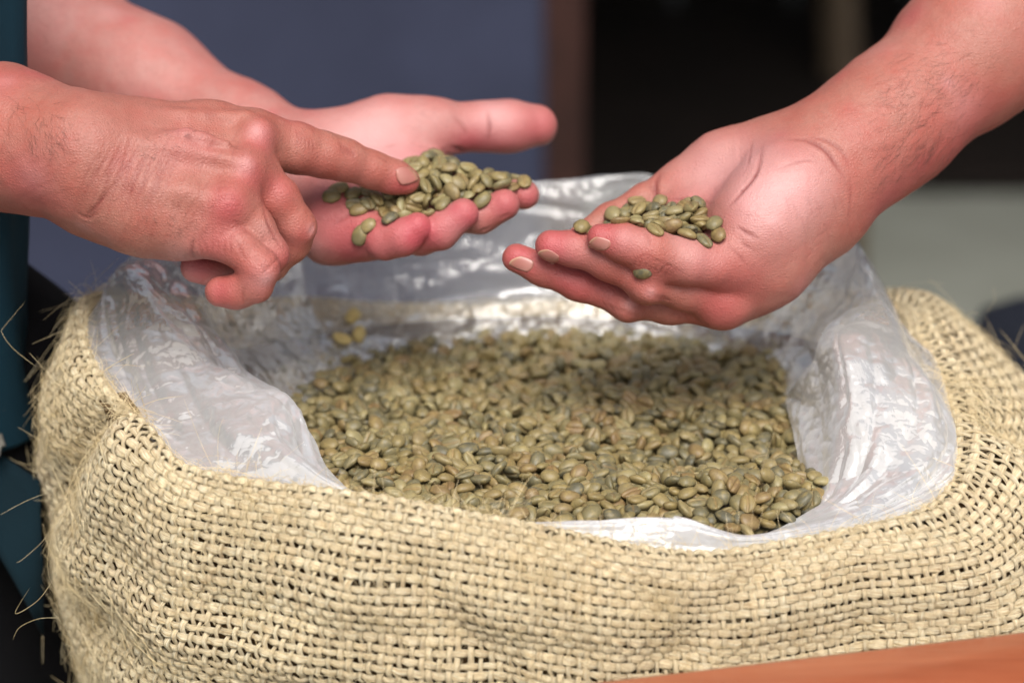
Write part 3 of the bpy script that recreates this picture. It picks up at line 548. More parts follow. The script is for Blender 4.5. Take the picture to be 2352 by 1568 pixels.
493,-710,-5,10,-17,-46,-4,1099,962,16,19,35,29,9,-134,1086,-15,6,4,-9,49,142,-828,-10,42,-18,-13,-14,1419,433,-22,0,-12,-11,-47,-184,-153,-3,29,-2,7,-40,-59,133,-20,48,-5,-3,14,195,-981,-5,11,10,-29,-38,1015,-209,-27,43,-13,-4,-22,
-370,1455,-12,27,-2,8,-41,-1134,-582,-19,42,-4,-2,-26,-1117,780,-13,19,-35,-30,6,354,-1379,-88,43,1,8,-24,1434,-680,-21,36,0,7,-34,-960,-1096,-29,12,18,41,19,-864,312,6,2,42,27,4,50,-185,-11,47,6,10,12,584,1393,-26,24,11,-10,41,
812,982,-3,13,-1,46,-16,-804,-598,-14,23,40,19,4,-184,19,-1,4,32,24,-30,794,474,-9,14,21,-41,-13,-674,460,0,15,44,-16,-12,-403,547,-23,41,17,1,23,-345,1248,-46,19,-2,-10,45,1073,-158,-28,43,21,-2,-16,-1647,258,-26,1,-21,-39,-23,
637,673,-9,30,-15,24,-29,-1147,1129,-33,34,-10,13,-33,218,199,-15,44,7,-3,22,-1054,1217,-16,7,-8,47,-14,814,-326,-16,10,16,4,46,865,-1365,-59,30,-3,-3,40,-942,-405,-11,15,-25,39,9,584,640,-14,33,2,8,-37,-356,-1269,2,10,34,-24,25,
349,-1268,-31,17,11,13,43,1300,514,-15,44,-16,7,-16,669,-951,1,30,19,-23,-27,37,-305,-10,45,-11,5,17,919,529,-15,42,-26,-7,-5,-593,-1129,-34,22,-1,0,45,98,1228,-8,23,-24,33,-19,14,-710,-19,40,-11,5,27,-741,-1020,-22,23,-3,-13,42,
-614,-321,-10,35,-31,-16,-6,-468,-844,-14,15,13,19,42,1030,126,-19,29,-3,1,-41,-1078,-675,1,2,26,-42,2,-663,-254,1,49,1,-3,10,-1639,-50,-17,28,9,-12,-38,-615,215,-19,39,-6,21,23,400,629,-21,41,-28,4,0,-1532,-206,-42,3,49,-8,-6,
38,1359,-16,14,-41,-24,-4,-59,393,-22,8,38,-30,-7,1016,-1369,-68,32,6,5,-38,480,-241,-2,5,14,47,-9,-327,555,4,23,-15,-23,34,444,163,-2,5,24,43,2,360,-632,11,17,-10,8,-45,-576,1021,-27,44,3,2,24,-277,680,0,10,28,40,-5,
-1038,-900,-44,14,25,-38,-15,718,-1082,-37,2,47,15,-9,-1222,21,0,20,44,-12,0,752,-439,-22,28,-31,20,19,245,1156,-17,17,4,-3,47,-319,810,-15,22,-6,-11,-43,-545,566,-21,12,2,-1,49,908,1127,-2,15,-3,-2,48,296,501,-14,13,9,-43,20,
256,-548,-7,47,-12,2,-11,1447,45,-26,19,-13,-10,43,510,1469,-23,43,8,-23,2,-1053,625,-27,26,8,12,-40,992,-419,6,46,-6,12,-13,891,1309,-21,32,2,-4,38,713,819,-11,0,-2,50,-6,1204,-1168,-40,38,11,-22,-21,-1583,404,-14,6,-12,-2,-48,
-1275,-60,-27,35,-3,-10,-35,1030,816,-17,48,12,-1,-9,-551,1103,-9,13,-3,-45,-18,-1501,130,-43,8,5,-11,48,-377,-281,-13,23,-15,-18,37,-97,714,-8,46,-12,-8,-13,-983,-815,-26,2,34,-36,9,-687,565,-4,20,-10,10,-44,-564,-506,1,44,1,18,16,
1134,972,28,15,-39,22,-17,-875,973,-17,38,-4,10,-30,356,705,-8,11,16,38,26,542,403,-6,8,5,-8,48,-595,-1022,-41,7,-28,-41,-2,567,-1427,-79,11,9,-5,-48,-976,1101,-15,14,41,23,-8,-597,90,-23,42,7,-1,26,-1080,944,-42,16,14,-5,-45,
-518,497,-35,48,-8,-10,-6,73,1126,-35,44,5,13,19,120,390,4,4,49,11,-1,-854,677,-23,49,6,-2,-9,1322,161,1,3,-46,17,-5,1053,-969,-15,41,11,-9,26,-735,839,-17,38,-11,5,-30,-1346,474,-1,2,2,-48,14,765,-206,-24,11,-30,-15,36,
907,-6,-24,6,22,1,-45,253,1244,-14,16,-16,-43,-13,-1281,-584,-15,23,35,-26,-9,808,35,-16,38,-1,-31,-11,705,501,10,21,-1,23,-39,1072,394,-16,48,12,-2,-4,-858,-312,6,6,36,34,-4,226,983,-18,17,-36,26,15,-430,1412,-18,14,-4,-46,12,
-746,762,-21,19,-9,4,45,-142,488,-4,33,-17,5,-33,622,1281,-16,6,0,-50,-1,-537,747,2,13,-7,-2,48,1051,-1154,-41,41,8,-2,28,-248,169,2,7,43,-24,5,1119,278,-6,32,4,12,-36,193,-218,-32,8,10,-14,-46,-1347,188,-25,33,-4,-8,36,
591,-36,-31,46,19,-2,-5,-418,1260,-13,16,46,3,10,-293,-265,-38,7,-11,46,13,1052,982,-13,22,-37,-19,17,1092,626,-39,4,-16,-19,43,-1639,48,-22,43,-7,-11,23,233,-274,-18,1,20,-43,-15,-1568,559,-30,47,2,3,17,-496,-1004,-21,5,35,35,5,
-1280,293,-10,3,20,-46,5,-1072,1178,-34,5,36,-30,17,-3,864,-17,6,-8,13,47,-443,-1102,-30,26,30,-23,-20,357,-459,-6,48,-6,9,6,164,-396,-11,9,7,46,-17,-241,1180,-2,15,-33,32,-14,1026,9,-23,36,-6,-18,28,755,1317,-27,35,-4,-18,31,
-568,-934,-44,36,-13,-15,-28,1176,-421,5,0,-12,-48,-4,-374,-1254,14,19,-10,38,-25,646,-435,-3,45,-22,3,1,1039,520,-20,0,-46,-15,-10,920,-140,-36,28,-33,24,5,245,-22,-12,9,13,18,-44,1002,-562,14,8,27,-39,-13,1011,694,-14,47,-6,4,-16,
1243,-47,-33,47,14,-6,4,-485,854,-28,28,-5,12,-39,-216,-599,-31,37,-11,0,32,-904,430,-21,2,3,-2,-50,505,1069,-3,17,3,47,3,-423,273,-15,48,8,-9,-1,461,-1442,-96,35,5,2,36,-300,733,-2,7,48,-6,11,498,905,-1,7,1,49,7,-263,-947,-34,27,-37,19,-8,
1433,133,-21,20,-28,36,-2,-1032,-7,0,5,-9,-45,18,480,1235,-9,27,-6,12,-40,1301,-111,-34,1,14,16,45,-1335,-281,5,20,27,37,-3,630,-551,6,28,3,-3,-41,-701,44,-25,2,50,-3,-3,646,-201,-9,44,1,0,24,-732,-692,-39,38,14,-16,-25,
-167,-679,-18,2,34,-36,-6,-848,507,-8,15,-36,30,7,-1343,-497,-45,9,25,41,-9,1306,-1216,-99,41,-11,10,-24,1464,-1041,-56,6,-27,-41,-3,-727,219,14,9,-16,33,-33,-498,1291,-25,30,1,11,38,894,58,-21,20,-35,-7,28,-13,498,-29,16,3,41,-24,
698,922,-26,44,22,-2,8,1235,1292,-34,10,-4,4,-49,86,-952,-31,49,-3,-4,8,1562,455,2,3,12,48,-4,1146,1239,-31,31,-32,5,23,-188,878,-2,12,-22,-37,-22,554,-884,-15,13,-17,-19,41,-832,802,0,14,16,-14,43,111,-1033,-17,47,-16,3,-2,
-213,720,-17,2,22,40,21,759,-697,-11,12,-32,-34,-12,301,-937,-29,19,-2,3,-46,979,-912,-12,46,14,-9,-10,194,286,-24,23,8,-12,42,616,-1075,-25,20,-7,-16,-43,-365,122,-3,9,-6,-49,5,752,446,-46,8,-44,9,21,23,-367,-25,44,-20,-8,10,
-821,1038,10,16,42,-12,19,549,832,-23,4,11,-17,-46,-1430,185,-13,17,41,14,-19,-1478,744,-13,6,-19,1,-46,889,861,-2,10,-23,-42,8,-316,1330,-14,15,-5,33,-35,953,266,1,3,-10,-49,-4,393,-830,-35,38,6,-2,-32,-1399,337,-21,47,2,6,16,
-416,-439,7,19,21,-2,-41,490,229,-17,25,11,17,38,596,966,-19,41,-7,-5,28,-1026,801,-32,19,7,-6,45,110,294,5,35,14,22,25,-666,-755,-7,18,-45,10,-7,46,301,-15,23,21,17,36,1398,-1003,-50,42,7,-22,-13,212,-1313,-36,35,33,14,1,
-7,22,-31,12,-31,-36,-9,-1150,-672,-12,1,46,-19,6,1015,1185,-40,31,-24,31,0,-133,-336,-16,29,-3,-27,30,77,532,-1,17,7,-8,-46,149,-110,-19,37,3,-24,23,567,-1324,-32,4,41,24,15,-1464,-132,-4,12,-19,-43,-13,-1026,549,-22,14,5,0,-48,
-767,497,-24,30,3,-16,36,1385,120,-9,16,-36,28,-13,-5,1328,-17,39,28,8,-9,-576,843,-6,33,8,-12,-34,-512,653,1,44,11,-10,-19,-629,586,17,12,37,31,-4,-77,-613,-26,26,6,8,-42,1015,329,0,23,40,-13,15,452,-1086,-18,32,0,8,-38,
13,698,-31,8,22,44,-8,1393,-335,-29,13,17,44,-10,-895,-275,-16,45,-13,10,-13,991,-254,-24,19,35,30,7,-932,121,-31,29,-2,-15,38,627,-1289,-59,12,10,2,-48,1104,1273,-28,41,20,14,14,687,297,-35,31,6,13,-36,323,-1337,-47,18,-14,25,-37,
-1052,301,-28,27,7,2,41,159,-909,-20,36,-7,15,-30,-883,1116,-17,19,26,24,29,913,-73,-11,23,-41,9,-15,-591,-1281,-12,42,-8,-1,26,950,-646,7,2,7,3,49,365,-418,-1,42,-27,-4,-2,394,513,-24,25,12,29,-30,-887,-487,-11,48,0,-8,-11,
-899,-612,-25,46,-9,-18,-5,1022,-1031,-11,10,-7,1,-48,449,1433,-17,5,-43,-23,6,645,-1369,-52,2,18,44,-16,527,-567,-23,12,5,4,-48,586,478,-14,16,-39,-27,4,-292,1535,-22,0,-4,-15,-48,-913,35,-15,50,0,0,4,643,441,-22,18,4,-43,-19,
-1331,-228,10,8,-17,42,-19,-352,-238,-44,20,16,8,-42,-563,1337,-23,4,42,26,5,-1493,199,-29,14,6,22,42,-502,302,2,45,-14,-4,17,358,562,-33,35,22,-2,28,-91,-1251,-11,8,43,20,14,819,1353,-11,7,35,-34,-6,-553,333,-17,6,37,-23,-24,
146,-1369,-23,15,15,-45,3,38,1249,-18,9,33,32,-17,678,629,-29,24,-18,-38,-13,1314,-623,9,9,8,46,16,825,-165,-50,46,8,-8,15,-102,886,-16,22,7,14,42,-158,1482,-12,16,-24,-38,13,-1236,-295,-9,35,13,6,33,-1232,-640,-53,19,-10,-5,-45,
63,-796,-12,7,-37,33,4,671,203,-37,39,-15,-27,2,534,-355,-18,46,9,-7,-15,186,1345,-6,7,-25,41,-11,153,127,15,17,44,-5,-16,-1001,395,-28,4,46,-3,-20,564,184,-18,5,42,-26,-7,1167,-1122,-50,17,-31,26,-24,832,1168,-27,0,6,-21,45,
719,-171,-46,38,-17,20,-18,-1441,805,-20,12,20,37,24,952,793,-30,13,-46,11,-12,-228,1398,-12,9,22,44,-1,-152,-455,-7,15,4,45,-17,1127,547,-29,41,-15,-16,20,1437,-134,-25,11,1,0,-49,274,302,-32,10,-40,17,22,107,1483,-5,7,16,-47,1,
1132,-637,-23,43,3,-16,-19,1416,-280,-34,5,-46,15,-12,1008,416,-18,19,9,0,-45,-171,1101,-2,1,40,-26,-13,400,-1379,-52,49,4,2,6,962,1265,-24,24,4,1,-44,1117,692,-22,19,-45,-11,-1,-1000,107,-41,15,-21,-8,42,-988,-1006,-40,20,2,-11,44,
-649,-694,-15,19,-44,12,-9,-746,-263,-4,27,27,32,2,1497,419,-38,34,-3,18,-32,757,981,-18,44,-3,-19,-13,1400,-601,-22,8,-12,4,-48,312,376,-19,48,-12,-6,-5,-1366,-488,-103,50,-3,4,2,-672,-1020,-22,45,15,-14,-4,-640,-49,-6,3,-48,-13,-7,
1044,744,-22,1,34,34,13,-569,-255,-13,45,8,-2,21,4,-1466,-61,24,-43,-3,4,1210,-615,12,10,19,-45,5,945,-1316,-53,1,49,7,8,306,190,-22,14,-10,1,-47,-258,490,-6,42,-13,14,18,960,576,-5,5,16,-42,22,1049,233,-14,13,46,0,-14,
683,-1163,-43,15,36,-30,-6,1031,267,-23,33,12,18,-31,324,84,-16,7,3,8,-49,605,-655,-17,10,14,43,19,170,852,-56,9,24,37,23,-566,-71,-32,44,11,-6,21,-1084,-143,-5,24,30,-32,0,1307,-380,-13,0,-27,-42,3,130,1079,-20,0,15,-46,13,
-841,-1221,-2,7,-23,-44,-2,-392,822,-48,10,27,40,10,-10,-979,-17,4,25,-43,3,-1501,516,-33,28,-4,-15,-39,-1492,450,-28,25,36,23,7,-1194,-31,-15,26,42,2,0,399,-1180,-49,43,1,4,-25,-146,145,-9,2,-46,20,0,-278,2,-37,19,-36,-18,23,
-466,-242,-36,17,-37,25,14,1295,-501,-8,20,4,25,-38,-882,887,-26,28,34,23,-1,-195,-1435,-32,14,6,-4,48,-1082,-48,-5,2,19,-44,13,1295,268,-14,18,-12,1,45,1374,-1156,-69,2,-42,-16,-23,-1443,402,-29,18,-7,43,18,1569,219,-83,0,13,-48,2,
-1268,35,-26,22,7,-44,7,467,-398,0,2,10,49,-4,-475,-116,-29,15,-5,-8,-47,700,1073,-21,47,-11,-9,6,-1234,984,-42,46,-15,11,8,1377,-91,-43,6,29,34,21,-828,186,-21,17,5,-3,47,1228,1182,-27,47,5,3,15,1124,761,-16,6,-49,-1,-7,
-310,-976,-54,5,12,44,-20,1584,309,-80,27,9,15,-38,410,-469,-27,29,-11,13,-38,886,-231,-17,48,-6,-3,13,-277,106,-39,45,11,-18,-3,764,-117,-48,48,9,-8,-8,1503,-936,-64,39,4,-16,-27,-556,-401,-1,2,-21,45,4,413,253,-23,26,3,4,42,
-216,1028,-17,47,1,6,-16,-705,1016,-21,28,-26,-18,27,1565,225,-48,42,-10,-25,-1,554,107,-28,41,-22,-6,18,1258,-1109,-79,0,-12,1,49,1206,644,-35,6,0,-14,48,-786,-710,-49,35,-13,-9,-32,-1392,941,-27,46,9,-12,13,-120,-1072,-31,17,7,-39,26,
-630,1263,-39,12,27,37,17,-1203,-503,-19,6,-10,-47,-10,-1060,-316,-8,11,48,8,4,-1139,676,-11,3,-20,44,-14,-240,-1324,-51,24,-3,39,20,-1483,-254,-44,8,3,7,-49,1403,-824,-33,5,-3,-49,-7,-878,-7,-38,1,-19,21,-41,615,284,-8,31,5,-1,39,
1331,530,-21,40,-15,6,-26,-1061,191,-40,40,-2,4,30,98,-686,-21,37,-2,10,32,-926,202,-19,12,-43,21,-4,820,2,-57,14,-2,-19,-44,903,-1422,-88,2,16,-45,-15,231,1422,-18,36,7,-4,34,84,-1371,-41,11,-31,-36,9,-692,-142,-18,41,1,-4,28,
1340,894,-22,5,16,45,-12,1411,958,-24,4,7,5,-49,204,-88,2,32,-11,31,21,598,-898,-40,31,2,-17,35,269,-1244,-39,27,2,3,42,362,-1086,-49,12,-5,14,-46,1157,1326,-29,16,17,19,40,1075,-389,-21,9,-23,-43,3,868,-982,9,13,48,0,5,
-504,-307,-20,3,-11,21,44,-1063,-815,-52,11,-47,9,11,-1029,886,-47,48,14,4,-1,762,578,-1,2,-19,-46,6,-976,1183,-50,42,-24,-4,-13,162,1424,-36,28,21,2,36,494,495,-26,11,11,6,47,-1154,468,-49,4,-41,22,-19,-15,-466,-23,5,0,-3,50,
1230,-289,-3,13,46,-12,-6,-395,-930,-20,46,-11,10,-13,-812,-860,-17,2,-41,18,-22,-791,-11,-19,10,48,12,-1,574,533,-16,11,-38,-30,0,267,-1412,-79,15,6,-12,46,818,802,-8,39,-3,4,31,-1072,1093,-41,6,-39,27,-14,658,1420,-25,10,-31,-37,-9,
15,283,-50,19,32,-7,-32,45,1196,-22,6,33,37,-3,-916,-698,-5,2,-46,-20,-4,-289,-1354,-30,15,19,43,-10,-420,-185,-29,50,-1,-1,5,-687,-880,-21,15,-2,4,47,1157,1216,-29,26,39,19,-1,1184,399,-27,2,-48,-8,12,124,-186,-48,5,-15,23,42,
893,-957,10,11,2,-8,-48,1296,-864,1,13,14,42,19,609,-985,-33,14,47,4,-11,-858,-122,-45,7,-46,-17,-5,-819,-690,-22,1,-11,47,-15,726,156,-14,1,47,11,-12,-935,519,-26,21,4,-4,-45,-813,630,-27,1,21,-43,-14,345,-193,-21,31,5,-17,-35,
-569,-610,-31,40,-3,-1,29,93,1344,-20,29,-10,29,-27,796,-952,-6,4,47,16,-8,-110,1478,-18,13,37,-27,-15,-152,330,-24,45,16,3,15,-935,692,-13,1,42,-26,-5,-1237,-629,-127,39,-2,5,-30,1444,779,-26,1,-20,44,13,419,1525,-34,6,-4,-10,-48,
353,-1018,-38,9,43,-20,-12,-228,556,-8,5,35,-35,-4,-320,-66,-53,21,22,37,14,-260,1070,-8,9,-30,-39,2,-253,392,5,18,46,-5,-3,-2,-1124,-26,3,-15,-23,42,-151,395,-19,47,-8,-4,16,1454,490,-30,45,-19,8,3,-1417,-273,-6,3,-21,-45,8,
861,-168,-6,8,23,-44,2,269,1327,-6,0,-22,-45,-3,925,1423,-5,29,-39,-6,11,-321,900,-27,3,-18,47,4,580,-313,-20,11,9,46,-12,885,-715,2,36,-11,7,-32,1342,783,-45,44,4,15,17,-6,821,-8,4,35,-35,6,928,1049,-38,8,17,-13,44,1390,558,-30,35,4,20,29,
-9,-87,-23,9,-49,3,6,-400,-36,-28,14,0,-46,13,-131,1005,-42,35,-32,5,-15,1460,-787,-15,19,-2,12,45,460,1281,-16,26,-23,-36,-3,537,-1347,-48,17,-8,-18,43,1232,1014,-17,2,44,-21,12,-1141,539,-13,26,-32,9,-27,1313,-18,-45,23,1,11,-43,
-468,-59,-21,7,49,-5,-5,176,-561,-5,28,-12,39,8,-1199,1130,-37,47,6,14,-7,-1589,-62,-42,28,-40,-9,-4,-143,-1351,-37,15,8,12,46,-385,-530,-2,8,-14,-42,-21,697,1224,-19,16,-37,27,11,-740,-395,-24,33,19,-9,-31,-1191,168,-37,4,-16,-15,45,
1371,1167,-34,44,-16,5,-16,1007,-104,-34,32,2,2,-38,-1601,-97,-77,9,-32,-37,4,-1647,464,-67,4,-5,-44,-24,1521,-22,-81,40,-5,-1,-30,-655,-605,-13,6,-28,-30,28,470,774,-12,1,49,8,-3,-444,759,-29,6,37,30,-12,-383,-1106,-32,5,33,37,4,
-405,1200,-41,22,23,37,-12,-397,921,-10,13,46,9,13,-199,-1209,-39,16,20,40,16,-940,1036,-24,23,2,-14,-42,1183,1102,-31,22,-18,-2,41,-1215,-241,-10,32,-3,-6,-38,-629,-499,-38,18,-5,13,-45,-34,555,-36,7,41,19,20,-889,-921,-32,21,0,13,-44,
-297,-853,-34,46,4,-3,-18,1226,-1083,-64,21,39,22,9,464,1058,-34,14,26,39,8,-1034,-527,-22,7,47,16,-5,1218,134,-27,49,9,3,-3,876,-1277,-55,7,-13,-48,4,877,515,-42,21,-13,-15,-41,250,878,-17,7,-9,-5,-48,-419,957,-20,3,-22,43,-12,
-705,905,-25,21,24,28,27,347,1285,-32,10,-5,34,-35,-253,438,-6,22,42,7,-15,154,1159,-36,6,25,43,4,140,-604,-9,17,43,-16,-11,-86,210,-35,15,-41,12,21,-1094,-898,-61,28,13,0,-39,-1216,1058,-50,7,6,14,-47,401,-142,-62,47,-11,4,-13,
222,439,-16,34,5,-1,37,1481,-17,-35,46,19,-2,1,230,-1141,-49,23,-10,15,-41,-232,646,-33,14,-23,42,-7,1614,517,-46,33,-5,-1,37,-1117,-267,-29,12,-34,33,-11,665,1348,-27,38,2,15,-29,-559,-816,-6,13,1,7,48,288,1482,-32,32,-7,-7,37,
259,-154,-31,22,-22,35,-18,1535,536,-30,49,7,-7,0,1538,-831,-33,8,43,-24,5,696,-259,-15,48,-10,-4,10,-1192,-809,-75,8,5,0,-49,283,-332,0,35,-30,-6,-18,1485,-441,-15,14,32,36,6,-17,-1061,-15,48,-11,4,-9,1350,-1082,-43,2,-21,42,-16,
-1531,-111,-36,35,21,21,21,637,-106,-28,3,-32,36,14,-1322,-526,-78,1,47,-18,2,-1397,-198,-18,0,49,-4,10,-799,-884,-29,4,4,49,-9,900,744,-24,17,-33,34,-3,528,1356,-46,29,1,-10,40,891,-441,-24,27,8,31,27,-505,1378,-43,43,19,-14,10,
1251,-1190,-90,18,8,30,35,244,-888,-23,28,-3,11,-40,-455,1309,-30,37,-10,17,27,733,21,-37,39,-15,22,-16,693,1314,-12,36,-24,25,-5,830,1237,-20,48,3,4,-14,-815,-955,-23,30,29,27,1,-765,957,-25,15,-36,31,-1,1454,241,-2,37,-2,-16,30,
-625,527,-40,2,48,-9,10,-108,-867,-68,3,-1,10,-49,-636,1058,-33,43,-3,5,-24,87,-1180,-29,27,4,-5,-41,150,-287,-33,12,36,32,-4,659,-1054,-63,39,9,-8,-29,1076,-1196,-38,0,-29,-41,-3,1186,975,-40,14,-21,-18,39,-950,-56,-43,9,-9,-27,-40,
-1574,235,-37,13,22,-33,27,434,-1351,-102,45,1,-1,-22,-251,-332,-35,14,-9,44,16,1338,-235,-37,37,-14,11,-29,-1102,-493,-39,40,-18,-8,23,-324,-447,-33,43,-22,-6,-9,135,917,-14,43,9,-21,-13,1433,-921,-48,37,0,2,33,-315,-1040,-53,34,-1,18,32,
-810,-654,-24,6,5,48,-13,323,1342,-33,29,21,-9,-34,330,1107,-24,32,-33,-8,19,829,340,-38,32,28,-12,24,-970,731,-26,2,12,-14,46,440,1158,-5,26,-42,-5,1,-1153,-153,-26,11,-30,36,-14,1181,488,-46,9,47,1,14,441,-1297,-52,39,-2,8,-30,
1505,171,-16,33,26,13,-23,-284,-1231,-36,27,27,-5,31,-1085,462,-51,10,-27,40,-8,-31,1292,-70,32,37,8,-1,24,396,-34,34,-1,-5,-36,-73,-707,-30,49,-7,6,-7,-767,-1190,-18,14,-5,-46,12,-360,665,-13,0,-30,-39,10,-289,958,-31,13,-6,-48,5,
-203,1509,-41,33,3,-12,35,-807,-60,-47,1,4,-5,50,-1103,985,-32,45,-17,-6,11,1003,-804,-1,1,34,37,2,-572,1429,-50,45,-14,2,16,56,-602,-34,4,19,46,-2,709,-836,-34,17,18,-5,43,269,-409,-26,0,-3,-48,14,441,-628,-37,48,3,5,13,
1166,-1282,-102,12,12,-9,46,-1117,374,-30,3,48,15,-2,-662,306,-28,0,50,-5,1,-393,-1197,-51,29,-10,13,-37,-614,791,-21,4,-47,0,-18,169,762,-40,2,-3,-50,5,1195,257,-25,5,43,23,7,88,724,-27,14,-37,29,-11,628,869,-43,13,3,-7,48,
-1559,156,-48,15,-42,17,-14,834,1421,-46,25,-2,-30,31,1005,1070,-39,21,-18,39,-14,1105,-1075,-67,48,1,4,13,-1551,464,-34,6,36,16,-31,-35,1143,-32,2,2,49,-8,775,-1345,-47,5,-44,-21,8,254,707,-36,19,-46,0,-4,-491,-1247,-40,48,12,5,0,
-29,283,-49,15,38,3,-29,-667,985,-25,29,15,-16,-34,759,1437,-56,17,-29,27,26,-722,436,-31,10,49,1,-3,-736,-487,-49,17,-20,42,-7,-744,255,-8,2,-11,18,-45,830,-750,-16,15,-39,27,-2,-826,-355,-25,16,1,15,45,789,-848,-23,41,3,9,27,
-889,-857,-44,30,-31,21,14,522,1000,-36,2,-16,40,25,1381,695,-38,39,4,12,29,-1374,686,-69,44,0,18,16,-49,1408,-18,2,8,49,1,-664,1205,-53,22,-16,32,27,825,187,-41,27,16,1,39,293,666,-32,48,7,1,-10,-410,342,-27,44,13,-10,-18,
970,-1136,-43,11,31,-34,-15,1534,-616,-17,11,-20,-44,7,-54,1062,-7,2,-13,40,-27,59,22,-45,11,19,32,32,1046,919,-37,6,-6,-38,31,1632,540,-87,31,-10,3,38,29,-516,-39,6,7,0,49,1094,-135,-49,32,14,12,-34,1150,86,-43,24,-39,-16,-11,
-30,1506,-35,1,-30,40,-5,-820,1121,-20,46,-12,-15,-5,305,1506,-36,18,-9,-6,45,1350,-899,-39,4,50,-4,2,-1087,-419,-11,1,-19,45,-11,-169,445,-24,42,-13,9,22,568,1280,-28,9,48,-10,-8,179,713,-56,37,7,-3,-33,229,768,-48,11,-48,-1,-6,
236,-353,-43,32,36,11,-7,501,-1373,-72,6,44,-8,-22,702,-480,-28,12,-17,-15,-43,1349,-740,-30,47,-17,3,6,363,436,-65,49,-2,-5,5,1156,-1232,-48,44,8,-10,-20,101,-552,-45,19,-26,32,21,-970,-710,-59,12,-17,-43,16,-367,-368,-43,48,4,-5,-11,
-1238,452,-51,11,44,-13,-18,-528,-684,-20,7,-13,-31,-36,-369,263,-24,9,-23,43,-8,1069,-1319,-94,47,-15,5,9,928,-538,4,35,-2,14,33,-145,1370,-20,5,-23,1,44,-22,623,-47,21,-45,-7,-3,869,-862,-6,22,36,-24,-11,597,1490,-31,29,9,22,33,
448,55,-37,22,6,-43,12,-1362,-405,-100,9,-48,-8,3,-1439,861,-33,15,-24,-41,-6,723,-1117,-81,30,-1,3,40,245,1067,-23,27,4,6,-41,-217,-430,-44,13,-28,38,-11,-787,295,-23,6,22,-44,6,-1346,578,-24,2,-28,41,-6,400,-1232,-75,8,15,22,-41,
-753,860,-20,9,-47,-5,15,-228,-1271,-59,47,11,-14,3,102,-332,-45,35,6,-10,-34,801,-398,-36,9,6,17,-46,444,1336,-45,11,16,-14,44,-455,1142,-26,40,3,0,-29,-157,1214,-34,24,-6,-2,-44,-1001,-103,-36,4,-4,49,-11,498,-231,-23,7,45,-20,1,
-875,118,-41,21,8,-8,-44,720,1515,-44,49,-11,-1,0,1259,489,-46,14,-22,4,-43,371,1036,-51,20,10,13,43,693,15,-40,21,14,-43,4,-379,175,-49,42,-1,-5,26,-190,-1121,-69,42,-10,20,-16,1574,403,-28,4,1,-50,0,-428,151,-61,1,-16,46,-10,
-43,785,-82,41,9,-7,-26,1515,328,-40,31,-4,-6,39,-906,-1067,-62,29,17,-22,-30,1328,-300,-51,43,4,0,-26,561,-381,-42,25,-10,2,42,-1462,0,-38,11,-12,45,-16,440,-988,-48,46,10,7,16,-314,-588,-47,8,-2,-20,-45,-726,-343,-31,25,-42,5,7,
1296,850,-52,1,-6,19,46,-1016,-160,-54,24,37,-12,19,-551,-733,-25,48,-1,3,-12,-1637,596,-71,13,-39,28,8,977,-1324,-55,7,37,32,-7,-924,297,-42,35,9,-34,-5,944,-342,-44,32,-6,-3,38,1485,682,-43,38,-5,-20,-26,696,-25,-78,5,8,49,-5,
-926,917,-46,22,18,-22,-35,-833,-245,-12,6,-22,-40,21,1043,-559,-31,36,0,-10,34,-1624,531,-57,49,3,-3,-6,1380,-169,-44,16,-40,24,-9,-398,-590,-9,6,-12,9,47,-1063,719,-20,17,25,40,4,1527,-646,-50,8,-34,36,0,781,1466,-43,29,-39,-12,3,
-560,932,-26,13,44,-18,9,648,542,-40,24,-20,-36,16,-466,585,-46,34,-3,6,-36,43,201,-28,11,-49,4,1,610,161,-40,15,-46,12,3,679,-616,-14,7,0,14,47,-183,-778,-56,22,18,13,39,587,-984,-52,14,12,-45,10,856,958,-35,12,-18,-16,42,
287,-690,-24,47,12,-6,11,-325,-744,-37,41,-15,4,24,-707,1150,-16,48,11,-11,2,-733,-540,-52,20,-45,4,-2,-401,-1056,-57,34,2,0,-36,-1315,724,-58,37,1,7,33,1248,702,-46,20,11,11,43,1110,1147,-47,3,-1,28,42,-608,722,-14,19,-45,9,-9,
58,1535,-34,47,0,-5,17,142,559,-42,19,42,19,-2,-266,-1168,-42,29,-1,-14,38,528,-1143,-15,8,-33,36,6,465,342,2,6,39,30,-7,200,1526,-25,1,40,-29,-1,548,740,-9,9,26,-42,-5,-340,1376,-26,4,13,-47,11,-512,-1167,-34,13,15,4,-46,
-894,-1036,-74,17,30,28,23,-398,-885,-81,16,-5,-47,-6,-68,-535,-33,38,-26,14,13,-1489,262,-35,3,-3,-5,-50,-1128,244,-36,37,16,6,-29,1282,-208,-50,6,41,25,-12,-1402,-308,-57,23,-3,41,-16,-417,1479,-52,13,11,17,-44,-771,1100,-36,3,-15,-8,-47,
-1590,7,-55,30,-2,-20,35,-620,-375,-40,25,3,-20,-39,120,1334,-35,30,25,21,24,-1452,133,-56,18,-9,-14,44,1148,560,-21,39,-12,-16,24,673,381,-25,8,28,35,-21,698,1400,-25,32,19,18,28,532,-1002,-62,3,11,1,49,-876,-941,-89,36,13,2,-32,
-499,-159,-29,3,47,7,-15,-138,-946,-56,1,44,-11,-22,417,362,-34,50,-5,-3,-1,-1417,419,-39,13,7,44,17,691,111,-44,16,-25,40,2,-1145,597,-50,42,21,-9,-15,-1270,-108,-34,3,44,24,3,-1606,389,-29,19,10,2,45,358,0,-24,34,4,12,35,
